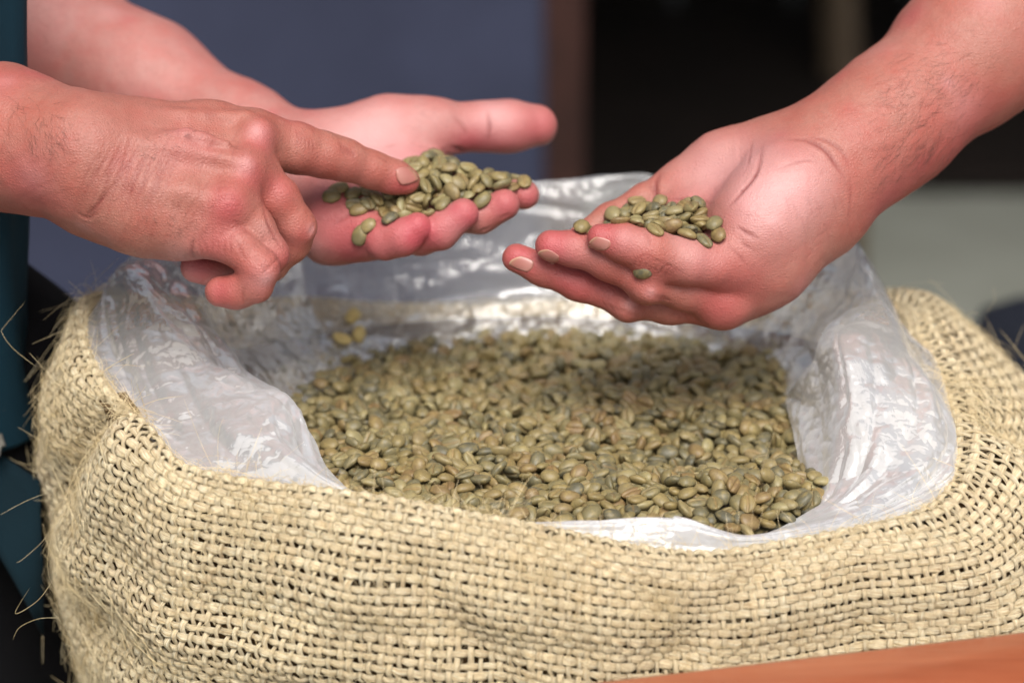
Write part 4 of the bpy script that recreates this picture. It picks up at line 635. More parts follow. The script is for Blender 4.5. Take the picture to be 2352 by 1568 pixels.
187,-1434,-107,37,-2,2,-33,-1022,455,-54,8,-1,48,12,-1114,664,-51,2,45,-9,19,617,1092,-34,19,8,0,-45,1482,-595,-12,6,-26,-40,12,11,1050,-30,7,35,33,-13,-1281,184,-23,2,23,44,-3,-552,1233,-17,1,39,28,-14,619,-262,-65,28,-2,8,-40,
-326,-1181,-29,37,-12,17,-27,1054,574,-45,49,9,6,4,-150,-9,-41,2,34,-31,20,707,742,-22,10,-8,48,-7,-450,208,-68,2,-7,36,34,-373,476,-33,20,-4,-45,2,-1356,-357,-24,21,-44,-10,-6,298,-627,-27,10,-49,0,1,161,507,-50,2,-6,1,50,
938,143,-42,9,48,0,-11,-10,424,-52,2,-50,2,3,1124,1043,-39,43,19,10,-13,-956,-206,-32,13,48,8,0,-783,25,-35,5,-41,-27,-7,-851,351,-40,7,-46,-14,-10,1483,718,-45,23,-42,-13,5,-1071,-672,-62,3,5,-49,5,-1666,-41,-60,23,1,27,-35,
-1021,1131,-63,5,-38,32,0,555,1221,-47,7,-18,6,-46,803,900,-25,5,49,-4,3,1584,691,-19,1,-37,-34,-2,-320,-897,-78,12,24,-36,-22,-1144,73,-18,6,31,39,-3,1108,962,-61,39,-7,8,29,-1206,531,-41,27,2,-6,41,-720,520,-31,17,30,-34,-11,
-879,1252,-65,16,-20,-42,8,397,1221,-33,9,48,-10,2,813,-34,-55,17,45,13,-2,980,464,-28,3,47,-10,13,748,-567,-11,8,-47,11,-8,-1301,794,-16,5,2,-48,13,913,-1094,-68,45,-10,7,18,779,694,-45,27,-41,-6,-4,21,-932,-59,47,10,13,3,
-583,-881,-29,23,2,0,-44,468,805,-44,2,-10,1,-49,621,769,-35,33,-17,-1,34,-93,714,-65,16,2,16,45,519,436,-27,9,-7,0,-49,-72,-43,-15,47,-11,-1,13,66,1167,-87,47,10,12,-7,313,416,-11,13,36,-32,4,-292,484,-36,44,-13,4,-19,
-113,-1311,-19,21,-13,-25,35,764,-1273,-50,50,2,0,-4,826,-237,-41,1,48,12,-9,-4,-809,-55,12,37,-27,-16,10,120,-24,5,30,40,-5,386,1172,-34,1,46,19,9,653,-374,-31,44,19,-12,-7,413,439,-23,5,11,-48,-2,901,372,-67,4,4,11,-48,
-695,788,-36,14,-46,7,-12,-235,-503,-18,14,-12,-47,2,-966,-923,-57,8,-18,42,-18,-776,-1290,4,47,-15,2,7,952,520,-64,44,-9,-8,21,430,-9,-39,36,-13,14,-29,1135,-32,-76,26,3,1,43,1009,-339,-23,3,-22,-45,-4,-1234,713,-14,2,30,38,13,
56,-1011,-71,46,12,15,5,796,-275,-64,41,0,-5,-28,-520,159,-44,11,-2,-49,-5,288,921,-39,14,-5,20,43,430,871,-61,47,9,13,-3,22,-706,-75,6,-36,-34,3,-711,661,-30,16,-6,-18,44,409,700,-43,1,22,44,7,875,986,-40,13,-44,9,-19,
1327,-548,-1,13,-45,-17,6,-443,-333,-27,26,-11,-7,-40,-13,-548,-15,9,-46,-17,5,97,99,-31,38,-2,8,-32,1329,708,-35,17,15,-43,12,469,-137,-27,19,18,3,43,-102,827,-39,47,-10,-7,-12,1453,1102,-62,48,-9,3,-11,1214,-806,-31,16,13,38,26,
1032,1257,-56,21,-40,-21,5,-1147,1032,-64,16,-45,-3,14,-267,1100,-66,1,-50,-4,-4,-123,-775,-58,34,0,3,-37,309,604,-11,10,-48,0,10,1192,-1206,-104,1,-36,35,0,1518,-852,-85,12,2,-3,-48,-465,425,-42,11,-45,-16,10,1442,-394,-52,39,-18,-17,19,
-218,1,-41,28,-13,-5,-39,658,114,-18,5,-5,-49,10,-371,-878,-15,4,-6,-26,42,799,-523,-20,2,-47,-14,-10,-363,1004,-38,28,-5,38,-16,-1220,-542,-23,8,-43,23,5,-809,-278,-22,21,38,-25,-1,832,753,-22,6,-16,-3,47,1369,324,-41,2,5,0,50,
-289,217,-22,38,-20,8,25,394,1551,-85,49,-9,0,-3,384,-893,-80,7,-14,5,47,-1014,1022,-52,2,11,-49,3,898,223,-64,25,17,-3,-40,-455,-746,-46,38,-13,-6,-29,-650,1369,-27,4,-42,-12,-24,1114,-533,-51,30,-13,2,-38,-160,-1386,-58,25,-3,6,42,
1238,994,-32,8,47,10,13,284,-1048,-56,43,-7,-3,-24,-1456,577,-48,12,-22,-40,-17,497,127,-29,14,45,18,3,-1556,-115,-77,27,-32,-15,24,102,-875,-57,36,-28,6,19,219,-1112,-48,6,-43,18,16,826,-1083,-81,16,-8,31,-35,-387,-90,-51,19,-12,-6,-44,
104,468,-16,46,4,0,20,-941,-983,-62,5,42,27,-4,807,590,-33,8,38,32,-2,739,-764,-35,1,14,-24,-41,808,-984,-27,15,39,-27,-6,105,381,-57,13,47,-7,-11,-64,-1257,-43,13,46,-4,13,207,904,-77,9,5,6,-49,973,-62,-67,3,18,-47,-2,
964,1169,-37,42,-16,19,-10,1514,-503,-47,21,10,-29,-34,1171,-1023,-70,0,42,-26,-8,-1154,1191,-56,32,4,-5,38,887,444,-69,16,5,20,42,85,1058,-38,8,45,21,0,770,-1232,-55,3,-20,-45,-5,244,-36,-44,3,-27,-39,15,474,-824,-22,28,6,2,-41,
880,-1153,-75,2,-35,35,3,1178,12,-35,8,-27,41,-8,1342,446,-58,11,5,12,-47,335,-47,-106,44,23,3,-5,-900,-337,-24,11,48,5,-7,306,-509,-46,10,42,13,22,725,-925,-18,22,40,21,-2,1064,-1387,-101,8,47,14,-3,259,845,-44,9,49,7,-3,
898,593,-54,8,-20,-45,3,-501,-807,-53,29,4,10,39,1195,884,-41,5,-32,-38,2,-368,-1362,-43,28,38,2,-15,845,1070,-33,22,-4,-15,43,1189,554,-59,44,16,-5,-17,379,785,-45,38,-6,-8,-30,718,506,-54,41,-2,3,29,-1318,-427,-61,4,-15,47,3,
-923,1244,-97,10,-13,2,-47,-187,1192,-68,23,26,-36,7,419,-1150,-61,5,-20,46,-1,-898,576,-34,7,31,38,7,-1214,833,-44,31,0,-18,-35,1137,819,-42,3,-25,-43,-4,41,160,-53,38,-2,0,-32,135,-1186,-46,44,-11,-1,22,854,-914,-30,6,-16,-47,-4,
-835,-165,-60,2,-13,15,-46,967,1311,-39,23,4,1,44,315,-1166,-34,5,17,47,-3,147,1242,-49,40,-4,-5,29,-1236,631,-26,50,-1,-4,-1,809,92,-83,3,46,-7,18,402,-82,-53,19,-13,37,25,-1230,96,-18,3,48,-11,8,-380,-292,-46,12,-43,22,-6,
-109,-85,-42,19,-5,0,-46,-274,-382,-22,6,48,-14,0,429,559,-54,34,19,6,31,-625,1337,-43,35,-12,-13,31,-757,112,-36,8,-14,-42,23,-411,-415,-18,22,-12,43,7,-848,-765,-44,16,32,-33,-13,-1578,297,-51,46,-1,-12,15,186,73,-44,19,3,9,45,
-1274,1099,-59,47,11,7,-11,-6,-1203,-61,48,7,-9,-9,777,104,-40,23,6,9,-43,417,-915,-81,23,6,-19,-40,-137,-1263,-68,10,38,-12,-29,-1040,-767,-91,2,-45,-17,-13,145,-614,-21,17,43,-17,-8,-300,655,-45,9,-31,38,1,-583,-179,-24,35,-10,-11,32,
-1506,53,-35,16,1,-45,-15,-859,-1146,-29,3,-50,2,5,1121,320,-28,10,-49,-1,3,-108,-432,-32,4,21,36,27,364,120,-27,30,5,2,40,623,32,-72,14,-4,-6,47,-60,1037,-61,15,48,-2,1,560,810,-32,0,37,33,1,145,217,-14,2,-45,-19,10,945,255,-72,15,13,46,4,
-839,-1082,-52,7,-9,49,1,-30,-1272,-98,34,22,9,28,482,709,-85,9,40,-22,-17,-201,530,-48,35,7,-19,-29,-101,787,-45,35,-34,6,-9,565,-485,-42,44,5,-13,-21,-164,-755,-20,3,-50,-1,-3,1161,-794,-35,31,6,-38,-6,-489,839,-28,5,48,-10,-10,
-985,-598,-31,46,-5,15,9,-1453,667,-57,19,36,17,23,842,-1192,-62,46,4,5,18,575,39,-27,49,-6,-2,-5,-1065,78,-37,25,-4,18,40,434,-746,-41,16,-1,-4,-47,706,1159,-31,16,10,13,-44,505,-919,-28,1,-50,2,3,541,1157,-30,34,-9,7,-34,
1310,107,-57,46,-7,-14,-12,-800,-1004,-60,10,49,3,-1,-1303,459,-67,2,8,-49,0,1051,-24,-91,46,15,4,-10,-1020,-1142,-40,46,8,5,-18,1068,-655,-34,41,-6,1,-29,1097,1087,-53,10,11,-11,46,-1101,620,-83,2,-8,0,49,-665,127,-46,0,-21,44,9,
242,-545,-41,4,-31,39,2,842,32,-68,49,-6,-4,7,-1401,446,-67,24,-38,-9,-19,-430,-812,-103,26,2,6,42,738,243,-39,14,20,-40,-17,708,-1335,-81,8,45,-19,2,1310,1124,-36,1,-50,0,2,70,-128,-47,31,-14,-2,-37,-111,257,-18,10,21,-44,-5,
758,660,-67,40,28,-10,6,1291,-958,-76,48,-4,-12,0,-470,462,-58,45,1,-3,-21,-639,378,-36,48,1,-8,-9,-1139,870,-37,14,8,47,-4,745,340,-45,12,43,-4,-22,-376,-1294,-60,3,-10,-4,-49,1054,852,-46,5,-4,-7,-49,-782,-802,-51,39,-2,-15,27,
504,87,-73,3,31,-39,8,1513,836,-63,29,2,-6,41,507,579,-42,5,12,-47,12,1268,939,-58,5,43,26,0,-1426,246,-72,46,5,1,20,1523,-733,-47,0,22,45,-1,80,-1087,-52,3,1,50,-3,-405,-642,-43,34,-19,2,32,-475,1085,-57,37,15,-4,-30,161,423,-71,4,7,49,-1,
-1291,384,-57,10,-4,-10,-48,691,558,-17,37,10,32,-1,215,632,-35,4,-45,21,-5,1258,411,-30,31,8,16,35,-854,839,-42,5,-12,48,6,1258,166,-64,27,-41,9,2,-101,1120,-88,19,7,-1,46,1356,503,-51,3,-6,49,3,-1282,-436,-22,5,-3,-12,48,
846,705,-53,46,-5,-7,18,-64,832,-46,4,46,-19,4,-807,531,-28,5,-26,-42,-7,-556,1147,-38,13,8,-47,-10,-102,455,-51,9,-32,36,-7,1091,157,-25,0,-47,18,0,1119,-157,-72,20,-29,36,-1,-1455,-79,-62,27,-42,-2,-5,1086,-228,-77,14,-6,-45,-15,
-1269,-509,-92,17,-41,23,-5,-30,-268,-56,13,0,-4,48,-935,-532,-67,12,-46,15,-7,1147,-715,-46,3,5,21,-45,191,-722,-18,24,-42,13,7,366,-324,-18,2,27,42,3,-1383,614,-61,18,-1,1,47,-228,143,-35,8,-45,20,-3,-1140,29,-38,3,-7,49,-2,
-293,280,-12,10,27,39,-11,986,1405,-53,25,7,5,-43,-942,825,-36,32,4,1,38,128,-943,-38,15,43,-20,0,1424,-516,-36,13,-3,17,-45,-648,1138,-48,7,-1,3,49,-12,1213,-67,4,47,-16,-7,940,647,-57,40,-15,8,-24,509,-14,-55,5,-46,-18,2,
-1230,920,-53,1,-45,20,8,-1418,-31,-65,1,6,46,19,492,635,-79,9,0,-26,-42,-174,-79,-35,47,-9,14,-6,400,1364,-68,31,17,3,-35,559,-113,-28,34,10,13,33,-1202,328,-37,3,48,-13,0,-1509,361,-34,30,-2,2,-40,515,-131,-30,34,-12,7,-34,
659,-200,-60,27,-15,12,-38,-663,-942,-34,11,47,-11,4,-905,-740,-45,0,20,-45,-7,1502,52,-53,23,9,3,43,-377,1123,-40,7,-21,-44,6,-841,80,-62,13,13,-11,-45,1290,43,-58,48,11,7,-2,565,-206,-54,9,6,19,-45,153,-1351,-87,47,2,-1,18,
1219,797,-57,43,5,3,-24,1036,28,-76,1,13,47,-9,-914,-469,-61,30,0,-7,39,747,-337,-43,6,-30,-39,-6,-260,-801,-59,35,3,7,-35,-111,-303,-32,26,7,8,41,807,402,-60,21,0,6,-45,-1289,-224,-38,23,-24,35,-12,-1144,-177,-55,22,-9,43,-9,
-839,-416,-28,4,44,-24,0,752,596,-75,9,-21,-14,-42,1022,-241,-86,41,9,7,26,1428,901,-82,3,23,44,2,-883,-637,-64,39,4,-11,-30,594,-478,-33,43,4,-10,-24,46,-239,-52,29,1,-8,40,-684,-373,-61,16,-15,30,-33,-666,243,-51,18,-7,8,46,
-2,1105,-57,2,-6,-49,4,-357,-471,-44,44,-23,-8,-2,1373,1086,-56,23,-1,4,44,1113,410,-39,7,37,30,13,447,-543,-53,48,-12,-3,9,-85,-942,-41,2,32,34,-18,771,-1008,-49,12,39,-29,-1,-1355,31,-48,3,-7,8,-49,-445,672,-43,10,32,36,-8,
478,-1193,-39,37,16,14,26,-970,277,-60,1,-14,1,48,-88,-1144,-44,2,2,46,20,1453,342,-24,29,-6,4,40,-884,748,-50,8,-39,-29,-8,-494,-916,-75,8,31,38,-4,-1062,-1080,-55,21,-2,4,-45,-352,844,-74,7,15,47,-4,-266,-138,-81,45,8,-1,20,
919,-813,-17,8,-40,28,-1,491,-264,-32,5,43,-25,0,-971,-828,-68,13,-38,-30,0,-794,379,-42,9,5,49,-3,-142,660,-8,0,-47,17,-3,-714,-38,-45,12,-42,-21,13,-79,-1441,-69,4,-8,-46,-17,-804,-233,-83,11,-39,-17,-24,-1083,534,-86,46,0,-15,12,
715,-949,-40,19,44,13,3,91,1434,-36,25,1,-1,43,785,-1145,-56,47,-14,6,-4,538,-664,-26,15,-15,-42,18,149,-12,-43,10,6,20,-44,-217,999,-54,5,-49,-9,2,-226,942,-32,5,50,-2,-1,-553,418,-37,8,-47,14,2,128,-1287,-62,8,33,-36,-5,
99,-1426,-82,7,-49,7,0,384,247,-51,7,-38,-28,17,1438,-966,-79,22,-11,-1,-43,95,861,-62,1,47,14,-7,1024,-1063,-15,1,-47,-14,10,-1108,-327,-46,16,40,-24,-8,-1069,-236,-55,26,-18,38,-11,1085,-782,-27,45,8,10,18,-574,1193,-53,47,6,-6,-15,
412,1075,-26,5,21,39,-22,-236,1308,-24,3,33,-37,9,-1369,823,-43,17,13,14,43,-1677,392,-73,2,18,-47,3,554,-801,-32,7,-13,-47,8,1505,940,-45,2,20,-44,-12,-1389,68,-38,3,-50,-4,-1,-91,40,-52,34,-11,-18,-30,-1222,466,-85,43,16,-4,20,
485,-1274,-77,48,11,-1,9,849,-596,-14,6,1,-13,-48,-870,-1329,-21,15,17,-22,-39,-1360,-24,-15,47,13,9,4,686,-700,-30,2,36,34,-7,1257,-110,-72,26,-5,-9,41,-655,-1270,-77,4,-3,12,-48,589,678,-59,23,-38,-21,-6,-534,-966,-74,9,-2,7,-49,
190,-398,-48,9,17,-42,19,551,-761,-64,11,-16,45,10,-1368,519,-50,15,-7,2,-47,47,663,-72,40,24,-4,18,-969,-1248,-32,43,12,-3,-22,-577,-1373,-16,13,-47,0,-12,-1610,438,-53,8,7,18,-46,-493,925,-46,6,-2,1,50,1253,-742,-19,5,30,-37,13,
-340,30,-22,1,36,-34,-7,-762,1337,-67,32,-3,17,-34,1156,-386,-50,42,1,6,-26,-706,1264,-36,3,17,6,47,-654,956,-39,46,-1,-18,-4,537,-1062,-51,14,6,3,48,-780,-1293,-57,17,46,-9,3,-1095,7,-51,20,1,11,-45,-480,-1367,-30,5,-48,-11,-6,
959,328,-46,19,8,15,43,-923,-1309,-19,33,3,1,-38,-1549,24,-79,41,-9,-15,-23,-1008,946,-64,11,-1,6,-48,-490,1216,-38,0,41,-25,14,375,-222,-56,6,27,-41,10,1602,729,-75,1,49,8,-2,-440,751,-77,16,-4,23,-42,1303,-1038,-114,5,6,-18,46,
-946,-269,-44,3,-4,-50,3,-583,-1448,-33,13,-6,0,48,1415,379,-76,9,-43,16,18,-241,-47,-64,10,45,-11,-16,-437,-1359,-68,28,-6,-1,-41,-943,-1190,-13,4,-13,-46,16,-576,563,-75,1,-30,40,-5,-1079,-527,-51,5,-1,-50,4,-750,-1320,-60,19,45,11,1,
-703,-1367,-12,34,9,-4,-35,-143,1310,-36,13,-13,40,-23,-86,136,-44,4,-21,45,-7,1095,-881,-30,23,-35,-24,13,-883,-1253,-66,48,9,-1,12,1345,-644,-51,3,-2,4,-50,-391,-1425,-40,11,-9,-15,-45,943,-438,-15,1,35,32,-15,-361,53,-45,12,-38,-29,9,
-1031,-94,-63,38,8,14,28,927,-206,-47,41,9,0,26,-222,-717,-49,10,-48,-7,2,1313,-811,-31,46,11,1,-15,-1225,-178,-50,21,-17,-42,-1,1528,-694,-119,47,-5,7,-13,-305,1159,-61,5,-45,16,-14,-525,-1233,-93,32,13,-1,36,-401,-967,-68,11,2,-49,5,
-292,-1420,-57,44,-5,-21,7,-384,-1446,-63,9,-14,-47,4,-1178,-378,-52,48,-12,0,-9,-710,-1265,-36,16,22,40,9,624,-1120,-62,2,-31,-39,-8,-1014,15,-47,11,20,44,-3,-637,-1001,-61,44,-10,-1,21,-1034,-247,-41,9,-25,40,-15,78,-616,-68,30,32,22,-9,
-1192,-727,-97,9,49,5,3,-243,-1465,-60,48,-3,1,-13,-176,-1470,-97,3,33,-36,-10,9,-1417,-111,10,48,-7,-4,-275,-1463,-73,48,-13,5,5,693,-105,-81,3,41,-28,1,-1244,395,-88,22,10,14,-42,-541,-1422,-68,16,4,-6,-47,363,-140,-116,4,42,-26,-7,
567,-1202,-94,39,2,6,31,-611,-1194,-64,46,-4,-4,-18,-1063,-1106,-105,1,6,49,7,-1139,947,-82,22,34,-25,-15,1563,747,-51,11,-33,29,-20,-10,-184,-58,7,-17,1,47,342,346,-74,1,-5,-50,4,-786,-1161,-42,1,25,43,4,369,-556,-26,2,25,43,6,
1180,-1080,-98,33,0,-1,37,-760,-1261,-76,49,7,5,-5,232,-1355,-55,43,20,13,12,-657,-1344,-73,47,15,10,3,1479,-101,-81,43,10,8,-21,-1379,375,-83,13,48,-6,0,]

def qrot(q, v):
    w, u = q[0], q[1:]; return v+2*np.cross(u, np.cross(u, v)+w*v)
def one_bean(i, loc, q, label, group):
    o = bpy.data.objects.new('coffee_bean', BM[i % len(BM)]); col.objects.link(o); o.location = loc; o.rotation_mode = 'QUATERNION'; o.rotation_quaternion = q
    return tag(o, label, 'coffee bean', group)
BP, BQ = unpack(BED)
bx, by = BP[:, 0]+BCX, BP[:, 1]+BCY; BP = np.stack([bx, by, BP[:, 2]+bed_height(bx, by)], 1)
NIND = min(N_BED_SINGLE, len(BP))
def bean_look(q, p):
    z = qrot(q, np.array((0, 0, 1.0))); c = z@((CAM-p)/np.linalg.norm(CAM-p))
    return 'showing its rounded back' if c > .45 else 'showing its grooved flat side' if c < -.45 else 'standing on edge'
for i in range(NIND):
    p = BP[i]; x = p[0]/(1+p[1]*.3); fb = 'front' if p[1] < -.215 else 'middle' if p[1] < -.11 else 'back'; lr = 'left' if x < -.05 else 'right' if x > .09 else 'centre'
    one_bean(i, p, BQ[i], 'coffee bean %s, %s %s of the heap in the sack' % (bean_look(BQ[i], p), fb, lr), 'coffee beans heaped in the sack')
Vs, Fs, T_, S_ = [], [], [], []; o_ = 0
for i in range(NIND, len(BP)):
    V, q, t, s = BG[i % len(BG)]; Vs.append(qrot(BQ[i], V)+BP[i]); Fs.append((np.array(q)+o_, np.array(t)+o_)); o_ += len(V); T_.append(np.full(len(V), rng.random())); S_.append(s)
me = bpy.data.meshes.new('coffee_beans'); Va = np.concatenate(Vs)
Fq = np.concatenate([f[0] for f in Fs]); Ft = np.concatenate([f[1] for f in Fs])
me.vertices.add(len(Va)); me.vertices.foreach_set('co', Va.astype(np.float32).ravel()); nl = Fq.size+Ft.size
me.loops.add(nl); me.loops.foreach_set('vertex_index', np.concatenate([Fq.ravel(), Ft.ravel()]).astype(np.int32))
me.polygons.add(len(Fq)+len(Ft)); me.polygons.foreach_set('loop_start', np.concatenate([np.arange(len(Fq))*4, Fq.size+np.arange(len(Ft))*3]).astype(np.int32))
for nme, a in (('tone', T_), ('seam', S_)): at = me.attributes.new(nme, 'FLOAT', 'POINT'); at.data.foreach_set('value', np.concatenate(a).astype(np.float32))
me.update(calc_edges=True)
tag(link('coffee_beans', me, M_beans), 'heap of green coffee beans filling the plastic lined sack', 'coffee beans', kind='stuff')
# the packed beans below
n = 40; V = [(BCX, BCY, float(bed_height(np.array([BCX]), np.array([BCY]))[0])-.014)]; F = []
for r_ in range(1, 9):
    for j in range(n):
        a = 2*math.pi*j/n; x, y = BCX+.205*r_/8*math.cos(a), BCY+.168*r_/8*math.sin(a); V.append((x, y, float(bed_height(np.array([x]), np.array([y]))[0])-.014))
for j in range(n): F.append((0, 1+j, 1+(j+1) % n, 1+(j+1) % n))
for r_ in range(7):
    for j in range(n): a, b = 1+r_*n+j, 1+r_*n+(j+1) % n; F.append((a, a+n, b+n, b))
me = bpy.data.meshes.new('bean_bed'); me.from_pydata(V, [], [f if f[2] != f[3] else f[:3] for f in F]); tag(link('bean_bed', me, M_beans), 'packed green coffee beans under the top layers of the heap', 'coffee beans', kind='stuff')

# ================================================================== people: skin grown as one signed distance field per arm
class Skin:
    def __init__(s, vox=.00105):
        s.vox = vox; s.body = []; s.fingers = []; s.bumps = []
    def pt(s, p): return (P(p[0], p[1], p[2]*.01), rpx(p[3], p[2]*.01))
    def chain(s, pts, k=.008):
        q = [s.pt(p) for p in pts]
        for a, b in zip(q[:-1], q[1:]): s.body.append((a[0], b[0], a[1], b[1], k))
    def finger(s, pts, k=.007, ks=.0045):
        s.fingers.append(([s.pt(p) for p in pts], k, ks))
    def bump(s, pts, k=.006, sign=1):
        q = [s.pt(p) for p in pts]
        if len(q) == 1: q = q*2
        for a, b in zip(q[:-1], q[1:]): s.bumps.append((a[0], b[0], a[1], b[1], k, sign))
    def build(s):
        ends = [(x, r) for a, b, ra, rb, k in s.body for x, r in ((a, ra), (b, rb))]
        ends += [e for f in s.fingers for e in f[0]]
        lo = np.min([x-r for x, r in ends], axis=0)-.006; hi = np.max([x+r for x, r in ends], axis=0)+.006
        n = np.ceil((hi-lo)/s.vox).astype(int)+1
        ax = [(lo[i]+np.arange(n[i])*s.vox).astype(np.float32) for i in range(3)]
        def sl(pts, pad):
            l = np.min([x-r for x, r in pts], axis=0)-pad; h = np.max([x+r for x, r in pts], axis=0)+pad
            a = np.clip(np.floor((l-lo)/s.vox).astype(int), 0, n-1); b = np.clip(np.ceil((h-lo)/s.vox).astype(int)+1, 1, n)
            return tuple(slice(a[i], b[i]) for i in range(3))
        def cone(S, a, b, ra, rb):
            X, Y, Z = ax[0][S[0]][:, None, None], ax[1][S[1]][None, :, None], ax[2][S[2]][None, None, :]
            ba = (b-a).astype(np.float32); L = float(ba@ba)+1e-12
            x, y, z = X-a[0], Y-a[1], Z-a[2]
            t = np.clip((x*ba[0]+y*ba[1]+z*ba[2])/L, 0, 1)
            return np.sqrt((x-t*ba[0])**2+(y-t*ba[1])**2+(z-t*ba[2])**2)-(ra+t*(rb-ra))
        def smin(a, b, k):
            h = np.clip(k-np.abs(a-b), 0, None)/k
            return np.minimum(a, b)-h*h*k*.25
        B = np.full(n, .06, np.float32)
        for a, b, ra, rb, k in s.body:
            S = sl([(a, ra), (b, rb)], .012+k); B[S] = smin(B[S], cone(S, a, b, ra, rb), k)
        F = B.copy()
        for pts, k, ks in s.fingers:
            S = sl(pts, .019)
            g = None; first = None
            for (a, ra), (b, rb) in zip(pts[:-1], pts[1:]):
                c = cone(S, a, b, ra, rb)
                if g is None: g = c; first = c
                else: g = smin(g, c, ks)
            m = np.minimum(smin(B[S], first, k), smin(g, B[S], .0012))
            F[S] = smin(F[S], m, .0011)
        for a, b, ra, rb, k, sg in s.bumps:
            S = sl([(a, ra), (b, rb)], .006+k); c = cone(S, a, b, ra, rb)
            F[S] = smin(F[S], c, k) if sg > 0 else -smin(-F[S], c, k)
        # surface nets
        ins = F < 0
        c = [ins[i:n[0]-1+i, j:n[1]-1+j, l:n[2]-1+l] for i in (0, 1) for j in (0, 1) for l in (0, 1)]
        al = c[0].copy(); an = c[0].copy()
        for q in c[1:]: al &= q; an |= q
        act = an & ~al
        idx = np.full(act.shape, -1, np.int32); I = np.argwhere(act); idx[act] = np.arange(len(I))
        V = np.zeros((len(I), 3)); cnt = np.zeros(len(I))
        offs = [np.array((i, j, l)) for i in (0, 1) for j in (0, 1) for l in (0, 1)]
        val = {tuple(o): F[I[:, 0]+o[0], I[:, 1]+o[1], I[:, 2]+o[2]] for o in offs}
        for o in offs:
            for d in range(3):
                if o[d]: continue
                e = o.copy(); e[d] = 1; v0, v1 = val[tuple(o)], val[tuple(e)]
                m = (v0 < 0) != (v1 < 0); t = np.where(m, v0/np.where(m, v0-v1, 1), 0)
                p = np.repeat(o[None].astype(float), len(I), 0); p[:, d] = t
                V += p*m[:, None]; cnt += m
        V = (I+V/cnt[:, None])*s.vox+lo
        Q = []
        for d in range(3):
            u, v = (d+1) % 3, (d+2) % 3
            A = [slice(None)]*3; A[d] = slice(0, n[d]-1); Bs = [slice(None)]*3; Bs[d] = slice(1, n[d])
            x = ins[tuple(A)] != ins[tuple(Bs)]; E = np.argwhere(x)
            E = E[(E[:, u] > 0) & (E[:, v] > 0) & (E[:, u] < n[u]-1) & (E[:, v] < n[v]-1)]
            fl = ins[E[:, 0], E[:, 1], E[:, 2]]
            def at(du, dv):
                e = E.copy(); e[:, u] -= du; e[:, v] -= dv; return idx[e[:, 0], e[:, 1], e[:, 2]]
            q = np.stack([at(1, 1), at(0, 1), at(0, 0), at(1, 0)], 1); q[~fl] = q[~fl][:, ::-1]; Q.append(q)
        Q = np.concatenate(Q); Q = Q[(Q >= 0).all(1)]
        s.V = V.astype(np.float64); s.F = Q; s.smooth(2)
        s.red = np.zeros(len(V)); s.crease = np.zeros(len(V)); s.pale = np.zeros(len(V)); s.normals()
        return s
    def smooth(s, it, lam=.5):
        E = np.concatenate([s.F[:, [0, 1]], s.F[:, [1, 2]], s.F[:, [2, 3]], s.F[:, [3, 0]]])
        for _ in range(it):
            acc = np.zeros_like(s.V); c = np.bincount(E.ravel(), minlength=len(s.V))
            for d in range(3):
                acc[:, d] = np.bincount(E[:, 0], s.V[E[:, 1], d], len(s.V))+np.bincount(E[:, 1], s.V[E[:, 0], d], len(s.V))
            s.V += lam*(acc/np.maximum(c, 1)[:, None]-s.V)
    def normals(s):
        f = np.cross(s.V[s.F[:, 2]]-s.V[s.F[:, 0]], s.V[s.F[:, 3]]-s.V[s.F[:, 1]]); N = np.zeros_like(s.V)
        for d in range(3):
            N[:, d] = sum(np.bincount(s.F[:, i], f[:, d], len(s.V)) for i in range(4))
        s.N = N/(np.linalg.norm(N, axis=1)[:, None]+1e-12)
    def tree(s):
        s.bvh = BVHTree.FromPolygons(s.V.tolist(), s.F.tolist(), epsilon=0)
    def hit(s, px, py):
        h = s.bvh.ray_cast(Vector(CAM), Vector(RAY(px, py)), 3.0)
        return (np.array(h[0]), np.array(h[1])) if h[0] is not None else None
    def cut(s, polys, facing=True):
        "skin lines: (pixel polyline, width mm, depth mm, colour 0-1)"
        for pl, wd, dp, cl in polys:
            pl = np.asarray(pl, float); m = max(8, int(np.linalg.norm(np.diff(pl, axis=0), axis=1).sum()/4))
            sp_ = catmull(pl, m) if len(pl) > 2 else pl[0]+(pl[1]-pl[0])*np.linspace(0, 1, m)[:, None]
            H = [s.hit(*q) for q in sp_]; pts = [h[0] for h in H if h is not None]
            if len(pts) < 3: continue
            pts = np.array(pts); wd_ = wd*.001; lo, hi = pts.min(0)-3*wd_, pts.max(0)+3*wd_
            sel = np.where(((s.V > lo) & (s.V < hi)).all(1))[0]
            if not len(sel): continue
            X = s.V[sel]; best = np.full(len(sel), 1.0); tb = np.zeros(len(sel))
            for i in range(len(pts)-1):
                a, b = pts[i], pts[i+1]; ba = b-a
                if ba@ba > .008**2: continue
                t = np.clip(((X-a)@ba)/(ba@ba+1e-12), 0, 1); d = np.linalg.norm(X-a-t[:, None]*ba, axis=1)
                c = d < best; best[c] = d[c]; tb[c] = (i+t[c])/(len(pts)-1)
            fade = np.clip(np.minimum(tb, 1-tb)*2.6, 0.05, 1)
            g = np.exp(-(best/wd_)**2)*fade; rim = np.exp(-((best-1.9*wd_)/wd_)**2)*fade
            s.V[sel] += s.N[sel]*(-g*dp*.001+.12*rim*dp*.001)[:, None]
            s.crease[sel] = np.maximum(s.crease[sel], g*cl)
    def tint(s, spots, attr='red'):
        a = getattr(s, attr)
        for px, py, r, v in spots:
            h = s.hit(px, py)
            if h is None: continue
            R = rpx(r, h[0]@FW); d = np.linalg.norm(s.V-h[0], axis=1); a += v*np.exp(-(d/R)**2)
